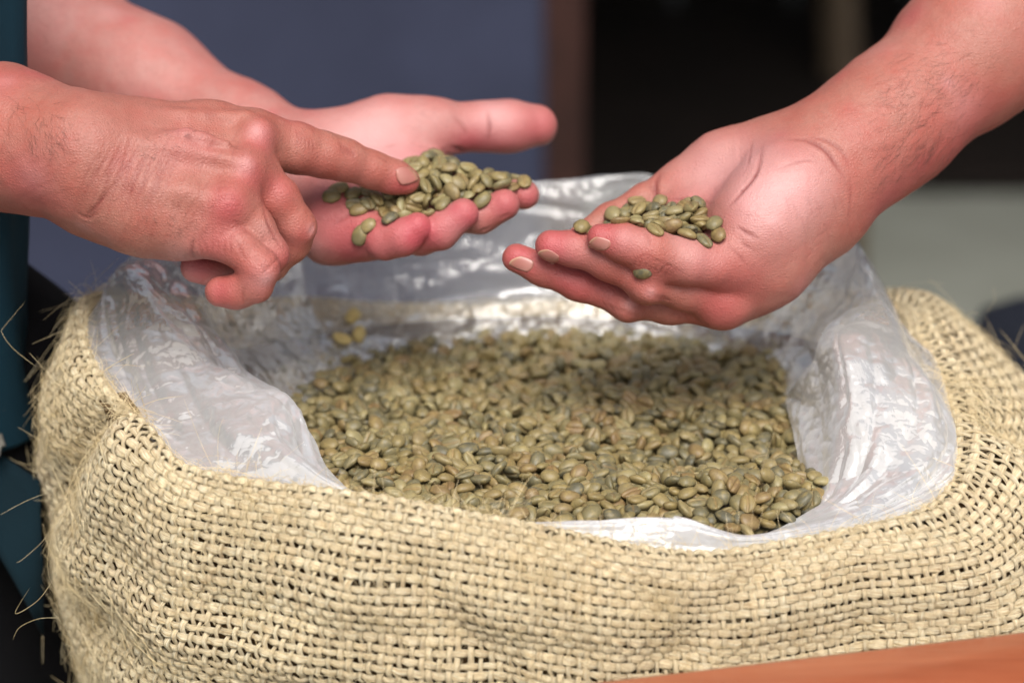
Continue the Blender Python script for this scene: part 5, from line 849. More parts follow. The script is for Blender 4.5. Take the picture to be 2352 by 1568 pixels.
    def blotch(s, count, seed):
        r = np.random.default_rng(seed); a = np.zeros(len(s.V)); b = np.zeros(len(s.V))
        for _ in range(count):
            c = s.V[r.integers(len(s.V))]; d = np.linalg.norm(s.V-c, axis=1); R = r.uniform(.003, .013)
            (a if r.random() < .6 else b)[:] += r.uniform(.10, .30)*np.exp(-(d/R)**2)
        s.red += np.minimum(a, .5); s.pale += np.minimum(b, .35)
        for _ in range(count//2):
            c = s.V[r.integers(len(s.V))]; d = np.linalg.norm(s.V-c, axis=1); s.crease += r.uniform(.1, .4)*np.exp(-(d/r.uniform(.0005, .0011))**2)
    def relief(s, amp=.0006, sc=70, seed=3):
        s.V += s.N*((vnoise(s.V*sc, seed)*.6+vnoise(s.V*sc*2.3, seed+1)*.4)*amp)[:, None]

def skin_material(name, base, redc, hairy=0.0):
    nb = NB(name); tc = nb.n('TexCoord').outputs['Object']
    red = nb.attr('red').outputs['Fac']; cr = nb.attr('crease').outputs['Fac']; pale = nb.attr('pale').outputs['Fac']
    n1 = nb.noise(tc, 55, 5, .65); n2 = nb.noise(tc, 420, 4, .7); n3 = nb.noise(tc, 16, 3, .5)
    c = nb.mix(nb.math('MULTIPLY', nb.math('SUBTRACT', n1, .38), 3.0), base, tuple(x*y for x, y in zip(base, (1.0, .70, .68))))
    c = nb.mix(nb.math('MULTIPLY', nb.math('SUBTRACT', n3, .45), 1.6), c, (base[0]*.93, base[1]*.88, base[2]*.98))
    c = nb.mix(nb.math('MULTIPLY', nb.math('SUBTRACT', n2, .5), 2.4), c, tuple(x*.70 for x in base))
    f = nb.n('Clamp'); nb.l(red, f.inputs[0]); c = nb.mix(f.outputs[0], c, redc)
    f = nb.n('Clamp'); nb.l(pale, f.inputs[0]); c = nb.mix(f.outputs[0], c, (.51, .265, .260))
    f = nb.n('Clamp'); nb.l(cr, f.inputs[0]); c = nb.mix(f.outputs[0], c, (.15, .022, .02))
    # fine skin lattice
    v1 = nb.n('TexVoronoi', feature='DISTANCE_TO_EDGE'); v1.inputs['Scale'].default_value = 620; nb.l(tc, v1.inputs['Vector'])
    wr = nb.noise(nb.mapping(tc, (330, 330, 1100)), 1, 3, .6)
    h = nb.math('ADD', nb.math('MULTIPLY', v1.outputs['Distance'], .9), nb.math('MULTIPLY', wr, .5))
    h = nb.math('ADD', h, nb.math('MULTIPLY', nb.noise(tc, 190, 5, .75), .55))
    nm = nb.bump(h, .5, .0009)
    b = nb.bsdf(c, nb.math('ADD', .40, nb.math('MULTIPLY', n2, .22)), nm, .42, Subsurface_Weight=.10, Subsurface_Scale=.0028)
    b.inputs['Subsurface Radius'].default_value = (1, .35, .2)
    return nb.m
M_skinL = skin_material('skin_pink_brown', (.36, .157, .138), (.37, .064, .078))
M_skinA = skin_material('skin_tanned', (.315, .122, .092), (.35, .060, .066))
M_nail = None
def nail_material():
    nb = NB('fingernail'); tc = nb.n('TexCoord').outputs['UV']; sep = nb.n('SeparateXYZ'); nb.l(tc, sep.inputs[0])
    c = nb.ramp(sep.outputs[0], [(0, (.33, .13, .10)), (.15, (.37, .165, .14)), (.72, (.33, .125, .105)), (.9, (.31, .14, .10)), (1, (.42, .28, .18))])
    nb.bsdf(c, .28, nb.bump(nb.noise(nb.mapping(tc, (2, 40, 1)), 1), .15, .0004), .5); return nb.m
M_nail = nail_material()
def fingernail(s, quad, par, lift=.00018, N=11):
    "quad: pixel corners  base-left, base-right, tip-right, tip-left; laid onto the skin as a thin curved plate"
    q = np.asarray(quad, float); pts = {}; V, UV = [], []; id_ = -np.ones((N, N), int)
    for i in range(N):
        for j in range(N):
            u, v = i/(N-1), j/(N-1); a, b = u*2-1, v*2-1
            a2, b2 = a*math.sqrt(1-.42*b*b), b*math.sqrt(1-.30*a*a); uu, vv = (a2+1)/2, (b2+1)/2
            p = (q[0]*(1-vv)+q[1]*vv)*(1-uu)+(q[3]*(1-vv)+q[2]*vv)*uu
            h = s.hit(*p)
            if h is None: continue
            id_[i, j] = len(V); e = max(abs(a), abs(b)); V.append(h[0]+h[1]*(lift*(1.0-.75*e**4)+.0002*u)); UV.append((u, v))
    F = [[id_[i, j], id_[i+1, j], id_[i+1, j+1], id_[i, j+1]] for i in range(N-1) for j in range(N-1)
         if min(id_[i, j], id_[i+1, j], id_[i+1, j+1], id_[i, j+1]) >= 0]
    if len(F) < 6: return
    V = np.array(V)
    for _ in range(1):
        pass
    me = npmesh('fingernail', V, F, uv=UV); o = link('fingernail', me, M_nail); under(o, par)
    md = o.modifiers.new('thick', 'SOLIDIFY'); md.thickness = .0007; md.offset = -1
    return o
def nb_hair():
    nb = NB('dark_hair'); nb.bsdf((.05, .028, .02), .5); return nb.m
M_hair = nb_hair()
def hairs(s, regions, par, r=.00007):
    paths, rad = [], []
    for poly, count, ang, spread, ln in regions:
        poly = np.asarray(poly, float); c = 0; tries = 0
        while c < count and tries < count*6:
            tries += 1
            wts = rng.dirichlet(np.ones(len(poly))*.9); p = wts@poly
            h = s.hit(*p)
            if h is None or h[1]@RAY(*p) > -.05: continue
            a = math.radians(ang+rng.normal(0, spread)); L = ln*.001*rng.uniform(.5, 1.2)
            dr = RT*math.cos(a)-UP*math.sin(a); n = h[1]; dr = dr-n*(dr@n); dr /= np.linalg.norm(dr)+1e-9
            sd_ = np.cross(n, dr); cv = rng.normal(0, .25); t = np.linspace(0, 1, 6)[:, None]
            paths.append(h[0]-n*.0004+dr*L*t+n*L*(.35*t-.22*t*t)+sd_*L*cv*t*t); rad.append(r*rng.uniform(.7, 1.25)); c += 1
    V, F = tubes(paths, rad, 3); me = npmesh('arm_hair', V, F); o = link('arm_hair', me, M_hair); under(o, par); o['kind'] = 'stuff'; return o

# ---- the pointing right hand (back of the hand towards us)
A = Skin()
A.chain([(-640, 215, -24.5, 205), (-330, 250, -20.5, 190), (-170, 285, -18.5, 172), (0, 315, -18.5, 150), (110, 345, -20, 130), (180, 368, -20.8, 113), (225, 385, -21, 110)], .02)
A.chain([(215, 352, -20.6, 92), (330, 325, -19.9, 78), (470, 312, -19.2, 62), (585, 318, -18.9, 58)], .02)
A.chain([(220, 385, -21, 100), (380, 385, -20.6, 85), (560, 392, -20.6, 56)], .016)
A.chain([(225, 410, -21.2, 96), (370, 440, -21.4, 88), (520, 462, -22, 60)], .016)
A.chain([(228, 430, -21, 92), (330, 480, -21.3, 92), (440, 505, -21.7, 74), (490, 520, -22.2, 50)], .016)
A.chain([(260, 450, -19.5, 85), (430, 430, -18.5, 90), (540, 420, -18.5, 70)], .02)      # palm side
A.chain([(240, 330, -18.5, 62), (380, 330, -17, 60), (500, 345, -16.5, 50)], .02)         # thumb root, hidden below
A.finger([(585, 316, -18.9, 57), (680, 341, -18, 57), (745, 356, -17.3, 51), (790, 366, -16.8, 47), (855, 389, -16, 41.5), (905, 407, -15.5, 38), (932, 415, -15.3, 33)], .010)
A.finger([(572, 388, -20.6, 55), (635, 455, -20.3, 49), (680, 522, -19.8, 43), (672, 560, -19.2, 39), (620, 610, -18.6, 36), (560, 600, -18.5, 32)], .010)
A.finger([(532, 460, -22, 55), (580, 520, -22.1, 47), (618, 585, -21.8, 43), (585, 640, -20.6, 38), (520, 628, -20, 37), (450, 613, -19.8, 36)], .010)
A.finger([(492, 522, -22.2, 50), (545, 565, -22.9, 44), (598, 617, -23, 41), (585, 655, -22.6, 38), (545, 670, -22.2, 37.5), (506, 670, -22, 36)], .009)
A.bump([(462, 548, -22.6, 34), (505, 563, -22.8, 31)], .006)
A.bump([(590, 305, -20.6, 30)], .012); A.bump([(570, 385, -22, 31)], .012); A.bump([(527, 468, -23.3, 33)], .012)
A.bump([(196, 330, -22.3, 60)], .03)                                                    # ulna head
A.bump([(285, 272, -21.7, 10), (420, 268, -21.2, 9), (560, 268, -20.3, 9)], .006)        # tendon of the index finger
A.bump([(300, 330, -23.2, 8), (420, 342, -23, 8), (555, 372, -22.7, 9)], .010)
A.bump([(380, 315, -23.0, 6), (430, 308, -22.7, 7), (470, 318, -22.6, 6), (520, 330, -22.4, 5)], .007)   # vein
A.bump([(330, 430, -23.6, 7), (430, 445, -23.6, 8), (515, 468, -23.3, 9)], .010)
A.build(); A.relief(.0007, 65, 3); A.normals(); A.tree()
wr = []
for k in range(26):
    x = 176+k*7.6+rng.normal(0, 3); a_ = rng.uniform(0, 60); wr.append(([(x+62, 300+a_+rng.normal(0, 8)), (x+40+rng.normal(0, 4), 370), (x+8+rng.normal(0, 4), 440), (x-20, 505+rng.normal(0, 18))], .62, .24*rng.uniform(.5, 1.4), .46*rng.uniform(.5, 1.2)))
wr += [([(192, 500), (225, 470), (262, 420)], .9, .9, .8), ([(170, 480), (205, 500), (250, 452)], .9, .6, .6)]
for k in range(7):   # ring knuckle
    y = 418+k*13+rng.normal(0, 3); wr.append(([(486+k*4+rng.normal(0, 8), y+8+rng.normal(0, 3)), (515+k*3, y-3+k), (545+k*2+rng.normal(0, 7), y+4+rng.normal(0, 3))], .6, .22*rng.uniform(.4, 1.2), .30))
for k in range(5):
    wr.append(([(500+k*9, 520+k*6), (530+k*9, 506+k*7), (566+k*8, 520+k*9)], .65, .3, .4))
for k in range(6):   # little finger fold
    wr.append(([(455+k*15+rng.normal(0, 5), 545+rng.normal(0, 6)), (460+k*14, 570), (462+k*13+rng.normal(0, 5), 588)], .65, .22*rng.uniform(.4, 1.3), .35))
for k in range(5):   # index proximal lines
    wr.append(([(676+k*9, 296+k*4), (684+k*9, 318+k*4), (680+k*9, 345+k*3)], .7, .28, .35))
for k in range(5):   # index middle joint
    wr.append(([(776+k*8, 322+k*5), (785+k*7, 338+k*4), (778+k*8, 352+k*4)], .75, .4, .5))
for k in range(3): wr.append(([(868+k*8, 356+k*5), (874+k*8, 368+k*5)], .6, .25, .4))
for k in range(90):
    x, y = rng.uniform(280, 560), rng.uniform(285, 530); q = rng.uniform(.5, 1.3); wr.append(([(x+rng.normal(0, 6), y), (x-6*q, y+18*q), (x-16*q+rng.normal(0, 6), y+40*q)], .6, .17*rng.uniform(.5, 1.3), .24))
for k in range(14):
    x, y = rng.uniform(10, 170), rng.uniform(380, 470); wr.append(([(x, y), (x+20, y-16), (x+46, y-25)], .7, .14, .18))
wr += [([(446, 548), (441, 565), (440, 585), (452, 594)], .9, 1.2, .45), ([(538, 540), (548, 562), (557, 585), (566, 600)], .8, .6, .3), ([(604, 470), (618, 520), (650, 575)], .9, .6, .6)]
wr += [([(600+k*9, 632-k*8), (622+k*8, 612-k*9)], .8, .4, -.0) for k in range(4)]
wr += [([(700+k*5, 548-k*10), (722+k*2, 525-k*7)], .8, .35, .1) for k in range(3)]
wr += [([(566, 655), (558, 668), (557, 688), (566, 700)], .8, .6, .3)]
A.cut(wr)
A.tint([(595, 318, 42, .45), (575, 395, 42, .55), (528, 470, 46, .75), (505, 545, 60, .4), (650, 600, 50, .45), (700, 545, 35, .4), (940, 425, 40, .55), (900, 432, 40, .35),
        (505, 672, 45, .7), (450, 612, 55, .95), (600, 640, 50, .35), (60, 420, 90, .5), (0, 190, 60, .35), (820, 400, 45, .25), (720, 395, 60, .25), (640, 430, 40, .4)])
A.tint([(590, 300, 20, .4), (566, 378, 22, .45), (614, 640, 20, .5), (716, 528, 14, .5), (440, 330, 60, .15)], 'pale')
A.tint([(433, 315, 9, .7), (480, 262, 14, .3), (304, 436, 5, .4), (352, 540, 5, .4)], 'crease')
A.normals(); A.tree()

A.blotch(150, 5)
# ---- the open left palm behind it
Bk = Skin()
Bk.chain([(-420, -260, 6, 240), (-120, -60, 3, 225), (60, 80, 0, 196), (330, 196, -3, 140), (560, 308, -6, 101), (690, 366, -8, 80)], .02)
Bk.chain([(690, 350, -8, 76), (800, 338, -8, 72), (900, 306, -7.6, 70), (1000, 292, -7.6, 55)], .02)               # thenar
Bk.chain([(700, 380, -8.4, 70), (850, 390, -9, 50), (985, 400, -9.6, 38)], .02)
Bk.chain([(700, 400, -8.8, 68), (840, 435, -10, 50), (960, 440, -11, 40)], .02)
Bk.chain([(700, 430, -9.4, 72), (810, 485, -11.6, 62), (915, 490, -12.6, 44)], .02)
Bk.chain([(690, 450, -10, 76), (760, 520, -12.6, 66), (840, 535, -13.8, 48)], .02)                                # hypothenar
Bk.finger([(985, 400, -9.6, 38), (1090, 436, -11.6, 36), (1150, 447, -12.4, 35.5), (1207, 448, -12.9, 33.5)], .012)
Bk.finger([(960, 440, -11, 40), (1040, 496, -13.2, 40), (1102, 496, -14, 39), (1158, 470, -14.4, 36)], .012)
Bk.finger([(915, 490, -12.6, 44), (965, 540, -14.6, 44), (1012, 530, -15.4, 41), (1066, 490, -15.7, 35.5)], .012)
Bk.finger([(840, 538, -13.8, 48), (885, 551, -15.4, 43), (925, 545, -16, 40), (957, 523, -16.2, 34)], .012)
Bk.finger([(985, 293, -7.6, 56), (1040, 294, -7.4, 52), (1110, 291, -7, 53), (1170, 290, -6.6, 55), (1232, 289, -6.3, 48)], .014, .008)
Bk.build(); Bk.relief(.0006, 60, 9); Bk.normals(); Bk.tree()
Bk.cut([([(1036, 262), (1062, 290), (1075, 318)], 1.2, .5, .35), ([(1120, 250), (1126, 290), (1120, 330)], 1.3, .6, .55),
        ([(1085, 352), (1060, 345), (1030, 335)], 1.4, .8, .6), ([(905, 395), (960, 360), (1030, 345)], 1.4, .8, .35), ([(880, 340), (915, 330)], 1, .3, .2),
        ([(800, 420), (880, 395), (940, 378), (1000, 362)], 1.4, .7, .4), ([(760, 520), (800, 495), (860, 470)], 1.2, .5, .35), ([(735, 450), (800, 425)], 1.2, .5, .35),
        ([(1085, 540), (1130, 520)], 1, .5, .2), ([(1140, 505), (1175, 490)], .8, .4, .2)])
Bk.tint([(1250, 290, 60, .55), (1150, 330, 70, .6), (1070, 335, 50, .7), (960, 530, 50, .8), (1070, 495, 50, .8), (1160, 470, 45, .75), (1215, 455, 40, .7),
         (850, 560, 90, .55), (770, 540, 80, .5), (880, 350, 80, .35), (950, 390, 60, .45), (760, 440, 80, .3), (1000, 560, 80, .5)])
Bk.tint([(880, 300, 95, .65), (800, 330, 80, .5), (930, 395, 70, .5), (1150, 270, 60, .4), (1130, 265, 40, .4), (960, 412, 60, .55)], 'pale')
Bk.normals(); Bk.tree()

Bk.blotch(90, 6)
# ---- second person: cupped left hand coming in from the right
C = Skin()
C.chain([(2760, -420, -6, 230), (2580, -230, -8, 210), (2420, -65, -10, 182), (2236, 112, -12, 162), (2050, 275, -14, 142), (1950, 352, -15, 132), (1900, 395, -15.5, 122)], .02)
C.chain([(1880, 400, -16, 110), (1800, 455, -17.5, 102), (1730, 530, -18.4, 84), (1690, 590, -18.8, 66)], .022)   # thenar, near side
C.chain([(1860, 360, -15, 92), (1760, 365, -14.6, 72), (1650, 385, -14.4, 60), (1560, 425, -14.6, 42)], .02)      # little-finger side
C.chain([(1870, 440, -15, 85), (1720, 500, -15.6, 60), (1600, 525, -16, 46)], .02)
C.chain([(1870, 470, -15.4, 90), (1740, 580, -16.6, 66), (1640, 648, -17, 48)], .02)
C.chain([(1860, 500, -16, 92), (1760, 610, -17.2, 72), (1665, 690, -17.8, 44)], .02)
C.chain([(1660, 600, -16.4, 60), (1670, 660, -16.4, 55)], .02)
C.finger([(1560, 425, -14.6, 42), (1480, 458, -15, 36), (1400, 503, -15.8, 33), (1330, 545, -16.4, 28)], .012)
C.chain([(1700, 490, -15.6, 60), (1580, 515, -15.5, 48), (1500, 540, -15.8, 44)], .02)
C.chain([(1700, 570, -17, 62), (1580, 605, -17.6, 48), (1480, 625, -17.8, 42)], .02)
C.finger([(1600, 545, -16, 48), (1480, 580, -16.5, 45), (1380, 585, -17, 41), (1310, 580, -17.2, 34)], .014)
C.finger([(1650, 690, -17.2, 46), (1540, 700, -17.6, 43), (1440, 690, -17.9, 41), (1330, 650, -18.1, 38), (1245, 617, -18.3, 36), (1186, 592, -18.4, 33)], .010)
C.finger([(1672, 690, -18.2, 46), (1570, 668, -19.2, 43), (1486, 645, -19.8, 42), (1400, 602, -20, 41), (1320, 572, -20, 40), (1266, 565, -20, 36)], .010)
C.finger([(1700, 592, -18.8, 64), (1640, 606, -19.9, 54), (1575, 601, -20.6, 53), (1495, 579, -21.2, 51), (1430, 556, -21.4, 43), (1380, 545, -21.5, 32)], .012)
C.bump([(1655, 712, -18.2, 30)], .012); C.bump([(1488, 668, -20.8, 22)], .014); C.bump([(1440, 712, -18.8, 18)], .012)
C.bump([(2010, 265, -16, 12), (1920, 320, -16.6, 10)], .012)
C.build(); C.relief(.0006, 60, 15); C.normals(); C.tree()
wr = [([(1750, 330), (1738, 395), (1700, 445), (1668, 480)], 1.3, .9, .7), ([(1728, 320), (1722, 360), (1715, 390)], .9, .3, .4),
      ([(1518, 395), (1505, 425), (1510, 470), (1525, 490)], 1.6, 1.2, .8), ([(1490, 410), (1500, 450)], 1, .4, .4), ([(1530, 458), (1570, 456), (1612, 460)], 1.2, .5, .5), ([(1540, 480), (1600, 462), (1640, 470)], 1., .4, .4),
      ([(1800, 320), (1850, 322), (1895, 345), (1925, 385), (1945, 415)], 1.4, .9, .7), ([(1830, 318), (1890, 320), (1935, 350), (1955, 395)], 1.2, .5, .5), ([(1950, 400), (1955, 450), (1950, 510)], 1.1, .4, .3),
      ([(1770, 395), (1840, 370), (1880, 372)], 1, .3, .3), ([(1480, 530), (1490, 550), (1482, 580)], 1.0, .5, .35), ([(1690, 520), (1715, 535), (1745, 550)], 1.1, .7, .6), ([(1700, 555), (1730, 575)], .9, .4, .5), ([(1665, 555), (1700, 590), (1712, 610)], .9, .4, .4)]
for k in range(8): wr.append(([(1462+k*9+rng.normal(0, 3), 602+k*5+rng.normal(0, 4)), (1482+k*10, 585+k*5), (1500+k*11+rng.normal(0, 5), 590+k*6)], .65, .35*rng.uniform(.4, 1.3), .4))
for k in range(7): wr.append(([(1455+k*12, 612+k*4), (1462+k*12, 590+k*5)], .7, .3, .4))
for k in range(6): wr.append(([(1380+k*14, 690+k*5), (1400+k*14, 712+k*4)], .8, .35, .3))
for k in range(5): wr.append(([(1470+k*12, 660+k*4), (1490+k*12, 678+k*3), (1500+k*11, 690)], .8, .3, .3))
for k in range(10):
    x, y = rng.uniform(1700, 1950), rng.uniform(560, 700)-0; wr.append(([(x, y-60), (x+20, y-80), (x+46, y-95)], .8, .16, .14))
for k in range(10):
    x, y = 1780+k*18, 420+rng.uniform(0, 90); wr.append(([(x, y), (x+12, y+30), (x+18, y+62)], .8, .16, .14))
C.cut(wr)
C.tint([(1380, 540, 50, .7), (1270, 560, 50, .8), (1190, 590, 45, .9), (1450, 560, 50, .35), (1720, 480, 50, .30), (1560, 470, 50, .3), (1650, 720, 70, .5),
        (1400, 660, 80, .4), (1500, 640, 60, .3), (1300, 640, 70, .5), (1700, 640, 80, .35), (2200, 330, 120, .45), (2050, 450, 110, .4), (1300, 600, 120, .25)])
C.tint([(1640, 390, 95, .65), (1800, 465, 120, .6), (1730, 360, 70, .4), (1860, 410, 80, .3), (1600, 590, 50, .35), (1440, 550, 35, .3), (1560, 545, 40, .35), (1450, 700, 14, .4), (1495, 672, 12, .5), (1780, 430, 60, .25)], 'pale')
C.normals(); C.tree()

C.blotch(150, 7)
def coarse_torso(cx, cy, z0, z1, rx, ry):
    "plain trunk under the shirt, closed"
    n, m = 32, 12; V = []; F = []
    for i in range(m):
        t = i/(m-1); k = .92+.12*math.sin(t*2.6)
        for j in range(n): a = 2*math.pi*j/n; V.append((cx+rx*k*math.cos(a), cy+ry*k*math.sin(a), z0+(z1-z0)*t))
    for i in range(m-1):
        for j in range(n): F.append((i*n+j, i*n+(j+1) % n, (i+1)*n+(j+1) % n, (i+1)*n+j))
    return np.array(V), np.array(F)
def person_body(par, skins, mats, torso):
    V, F, red, cr, pa, mi = [], [], [], [], [], []; o = 0
    for s, m in zip(skins, mats):
        V.append(s.V); F.append(s.F+o); o += len(s.V); red.append(s.red); cr.append(s.crease); pa.append(s.pale); mi.append(np.full(len(s.F), m))
    tv, tf = torso; V.append(tv); F.append(tf+o); z = np.zeros(len(tv)); red.append(z); cr.append(z); pa.append(z); mi.append(np.zeros(len(tf)))
    me = npmesh('body', np.concatenate(V)-np.array(par.location), np.concatenate(F),
                attrs={'red': np.concatenate(red), 'crease': np.concatenate(cr), 'pale': np.concatenate(pa)})
    me.materials.append(M_skinL); me.materials.append(M_skinA)
    me.polygons.foreach_set('material_index', np.concatenate(mi).astype(np.int32))
    o = bpy.data.objects.new('body', me); col.objects.link(o); o.parent = par; return o

person1 = empty('person', (-.455, -.03, -.95), 'person in a teal shirt on the left, pointing at beans on the other palm', 'person', 'people handling the beans')
person_body(person1, [A, Bk], [1, 0], coarse_torso(-.455, -.03, .04, .55, .12, .06))
fingernail(A, [(905, 388), (917, 428), (966, 414), (938, 383)], person1)
fingernail(Bk, [(1010, 560), (1020, 575), (1070, 545), (1055, 532)], person1) if False else None
hairs(A, [([(0, 180), (160, 230), (180, 330), (120, 400), (0, 340)], 70, 60, 22, 9), ([(0, 200), (50, 220), (50, 320), (0, 330)], 6, 80, 40, 20),
          ([(260, 275), (420, 270), (470, 300), (380, 420), (260, 400)], 60, 20, 30, 4), ([(330, 480), (480, 470), (460, 560), (360, 560)], 26, 60, 30, 5),
          ([(600, 520), (650, 560), (600, 610)], 24, 60, 30, 4)], person1, .00005)
person2 = empty('person', (.85, .18, -.95), 'person reaching in from the right with hairy forearm and cupped hand of beans', 'person', 'people handling the beans')
person_body(person2, [C], [1], coarse_torso(.86, .2, .0, .55, .17, .12))
fingernail(C, [(1408, 553), (1395, 578), (1343, 570), (1366, 540)], person2)
fingernail(C, [(1290, 590), (1272, 612), (1228, 580), (1258, 570)], person2)
fingernail(C, [(1232, 600), (1215, 630), (1160, 606), (1195, 585)], person2)
hairs(C, [([(2060, 60), (2352, 0), (2352, 200), (2180, 330), (2000, 420), (1960, 250)], 260, 150, 20, 10), ([(2000, 330), (2250, 250), (2200, 360), (2020, 440)], 170, 140, 20, 10)], person2, .00004)

# ================================================================== clothes
def loft(name, rings, mat, par, n=72, foldamp=.006, seed=1, close=False, ny=60):
    "rings: (cx, cy, cz, rx, ry) stacked; smooth cloth tube with soft folds"
    c = catmull(np.array(rings, float), ny); a = np.arange(n)*2*math.pi/n; V = []
    for k, (x, y, z, rx, ry) in enumerate(c):
        f = vnoise(np.stack([np.cos(a)*2.2+seed*5, np.sin(a)*2.2, np.full(n, z*4.0)], 1), 90+seed)*foldamp+vnoise(np.stack([np.cos(a)*6+seed*5, np.sin(a)*6, np.full(n, z*9.0)], 1), 91+seed)*foldamp*.4
        V.append(np.stack([x+(rx+f)*np.cos(a), y+(ry+f)*np.sin(a), np.full(n, z)], 1))
    V = np.concatenate(V); F = [(i*n+j, i*n+(j+1) % n, (i+1)*n+(j+1) % n, (i+1)*n+j) for i in range(ny-1) for j in range(n)]
    o = link(name, npmesh(name, V, F), mat); under(o, par); o.modifiers.new('thick', 'SOLIDIFY').thickness = .0025; return o
def sleeve(name, pts, rads, mat, par):
    p = catmull(np.array(pts), 24); r = np.interp(np.linspace(0, 1, 24), np.linspace(0, 1, len(rads)), rads)
    V, F = [], []
    for k in range(24):
        t = p[min(k+1, 23)]-p[max(k-1, 0)]; t /= np.linalg.norm(t); a = np.cross(t, (0, .3, 1)); a /= np.linalg.norm(a); b = np.cross(t, a)
        for j in range(28): ph = 2*math.pi*j/28; V.append(p[k]+(r[k]*(1+.05*math.sin(3*ph+k*.8)))*(a*math.cos(ph)+b*math.sin(ph)))
    F = [(i*28+j, i*28+(j+1) % 28, (i+1)*28+(j+1) % 28, (i+1)*28+j) for i in range(23) for j in range(28)]
    o = link(name, npmesh(name, np.array(V), F), mat); under(o, par); o.modifiers.new('thick', 'SOLIDIFY').thickness = .0025; return o
M_teal = cloth_mat('teal_cloth', (.0035, .024, .040), .85, 1200); M_black = cloth_mat('black_cloth', (.0025, .0025, .0035), .95); M_grey = cloth_mat('charcoal_cloth', (.03, .032, .036), .9)
loft('shirt', [(-.448, -.06, -.02, .172, .09), (-.446, -.075, .03, .168, .075), (-.440, -.085, .12, .170, .07), (-.438, -.09, .20, .174, .07), (-.445, -.08, .34, .182, .08), (-.48, -.05, .56, .18, .10)], M_teal, person1, foldamp=.009, seed=1)
loft('trousers', [(-.44, .02, GZ+.01, .10, .10), (-.43, .02, -.6, .125, .12), (-.40, .02, -.35, .15, .13), (-.40, .00, -.12, .16, .11), (-.405, -.02, .0, .16, .105), (-.43, -.03, .06, .14, .09)], M_black, person1, foldamp=.008, seed=2)
sleeve('sleeve', [P(-520, 228, -.232), P(-800, 190, -.25), P(-960, 0, -.18), P(-920, -400, -.10), P(-800, -800, -.05)], [.082, .092, .095, .095, .11], M_teal, person1)
sleeve('sleeve', [P(-330, -200, .05), P(-520, -420, .07), P(-640, -700, .06)], [.075, .085, .10], M_teal, person1)
loft('shirt', [(.86, .2, -.30, .20, .14), (.86, .2, .05, .19, .13), (.86, .2, .56, .20, .14)], M_grey, person2, foldamp=.008, seed=3)
loft('trousers', [(.86, .2, GZ+.01, .13, .11), (.86, .2, -.5, .17, .13), (.86, .2, -.22, .18, .125)], M_grey, person2, foldamp=.006, seed=4)
sleeve('sleeve', [P(2700, -360, -.065), P(3050, -600, .02), P(3600, -900, .14)], [.082, .09, .11], M_grey, person2)
V, F = tubes([catmull(np.array([P(-30, 900, -.09), P(5, 1065, -.095), P(40, 1180, -.095), P(72, 1260, -.09), P(106, 1345, -.085), P(112, 1400, -.08)]), 40)], [.0042], 10, False)
ap = np.array([[P(-160+k*32, 1040+60*t_+max(0, k-5)*62*(.35+.65*t_)+170*t_, -.088-.012*math.sin(k*.9+t_*3)) for t_ in np.linspace(0, 1, 8)] for k in range(9)])
F = [(i*8+j, (i+1)*8+j, (i+1)*8+j+1, i*8+j+1) for i in range(8) for j in range(7)]
o = link('shirt_tail', npmesh('shirt_tail', ap.reshape(-1, 3), F), cloth_mat('dark_teal_cloth', (.0018, .011, .017), .95)); under(o, person1); o.modifiers.new('thick', 'SOLIDIFY').thickness = .003
under(link('drawstring', npmesh('drawstring', V, F), plain('grey_cord', (.12, .115, .10), .9, .3, 500)), person1)

# ================================================================== loose jute fibres on the sack
M_fib = NB('jute_fibre'); M_fib.bsdf(M_fib.ramp(M_fib.noise(M_fib.n('TexCoord').outputs['Object'], 60), [(.3, (.60, .45, .22)), (.7, (.86, .74, .50))]), .6, None, .3); M_fib = M_fib.m
uF0 = u_at(1550, 1270, -.300); paths, rad = [], []
def strand(p, n, L, r, curl=.5, lift=.35):
    t0 = rng.normal(size=3); t0 -= n*(t0@n); t0 /= np.linalg.norm(t0); s_ = np.cross(n, t0); m = max(5, int(L/.0025)); t = np.linspace(0, 1, m)[:, None]
    c1, c2 = rng.normal(0, curl, 2)
    paths.append(p-n*.0003+t0*L*t+s_*L*(c1*t*t+c2*t**3)+n*L*(lift*t-rng.uniform(.1, 1)*lift*t*t)); rad.append(r)
vis = np.where((SURF[NV//3, :, 1] < .0))[0]
for k in range(9000):
    u = us[rng.choice(vis)]+rng.random()*.002; v = V_RIM-.006+rng.random()**1.1*(VLEN*.9-V_RIM); p, n = S(u, v)
    strand(p+n*.0022, n, rng.uniform(.003, .010), rng.uniform(.00004, .000085), .6, .35)
for k in range(2600):
    u = us[rng.choice(vis)]; v = V_RIM-.004+rng.random()*(VLEN*.85-V_RIM); p, n = S(u, v)
    strand(p+n*.0022, n, rng.uniform(.004, .013), rng.uniform(.00009, .00015), .9, .45)
for k in range(420):
    u = us[rng.choice(vis)]; v = V_RIM+rng.random()*(VLEN*.8-V_RIM); p, n = S(u, v)
    strand(p+n*.0028, n, rng.uniform(.012, .034), rng.uniform(.00008, .00015), .8, .35)
for k in range(520):    # hairs standing out at the mouth and the corners
    u = us[rng.choice(vis)]; p, n = S(u, V_RIM+rng.normal(0, .003)); strand(p, (n+np.array((0, 0, .8)))/1.3, rng.uniform(.004, .015), rng.uniform(.00005, .00009), .6, .8)
def tuft(px, py, Y, cnt, spread, L, r=.00009):
    c = PY(px, py, Y); d = np.linalg.norm(SURF-c, axis=2); j, i = np.unravel_index(np.argmin(d), d.shape)
    for _ in range(cnt):
        p, n = S(us[i]+rng.normal(0, spread), np.clip(V_RIM*0+j/(NV-1)*VLEN+rng.normal(0, spread), 0, VLEN*.95)); strand(p+n*.002, n, L*rng.uniform(.4, 1.3), r, .8, .6)
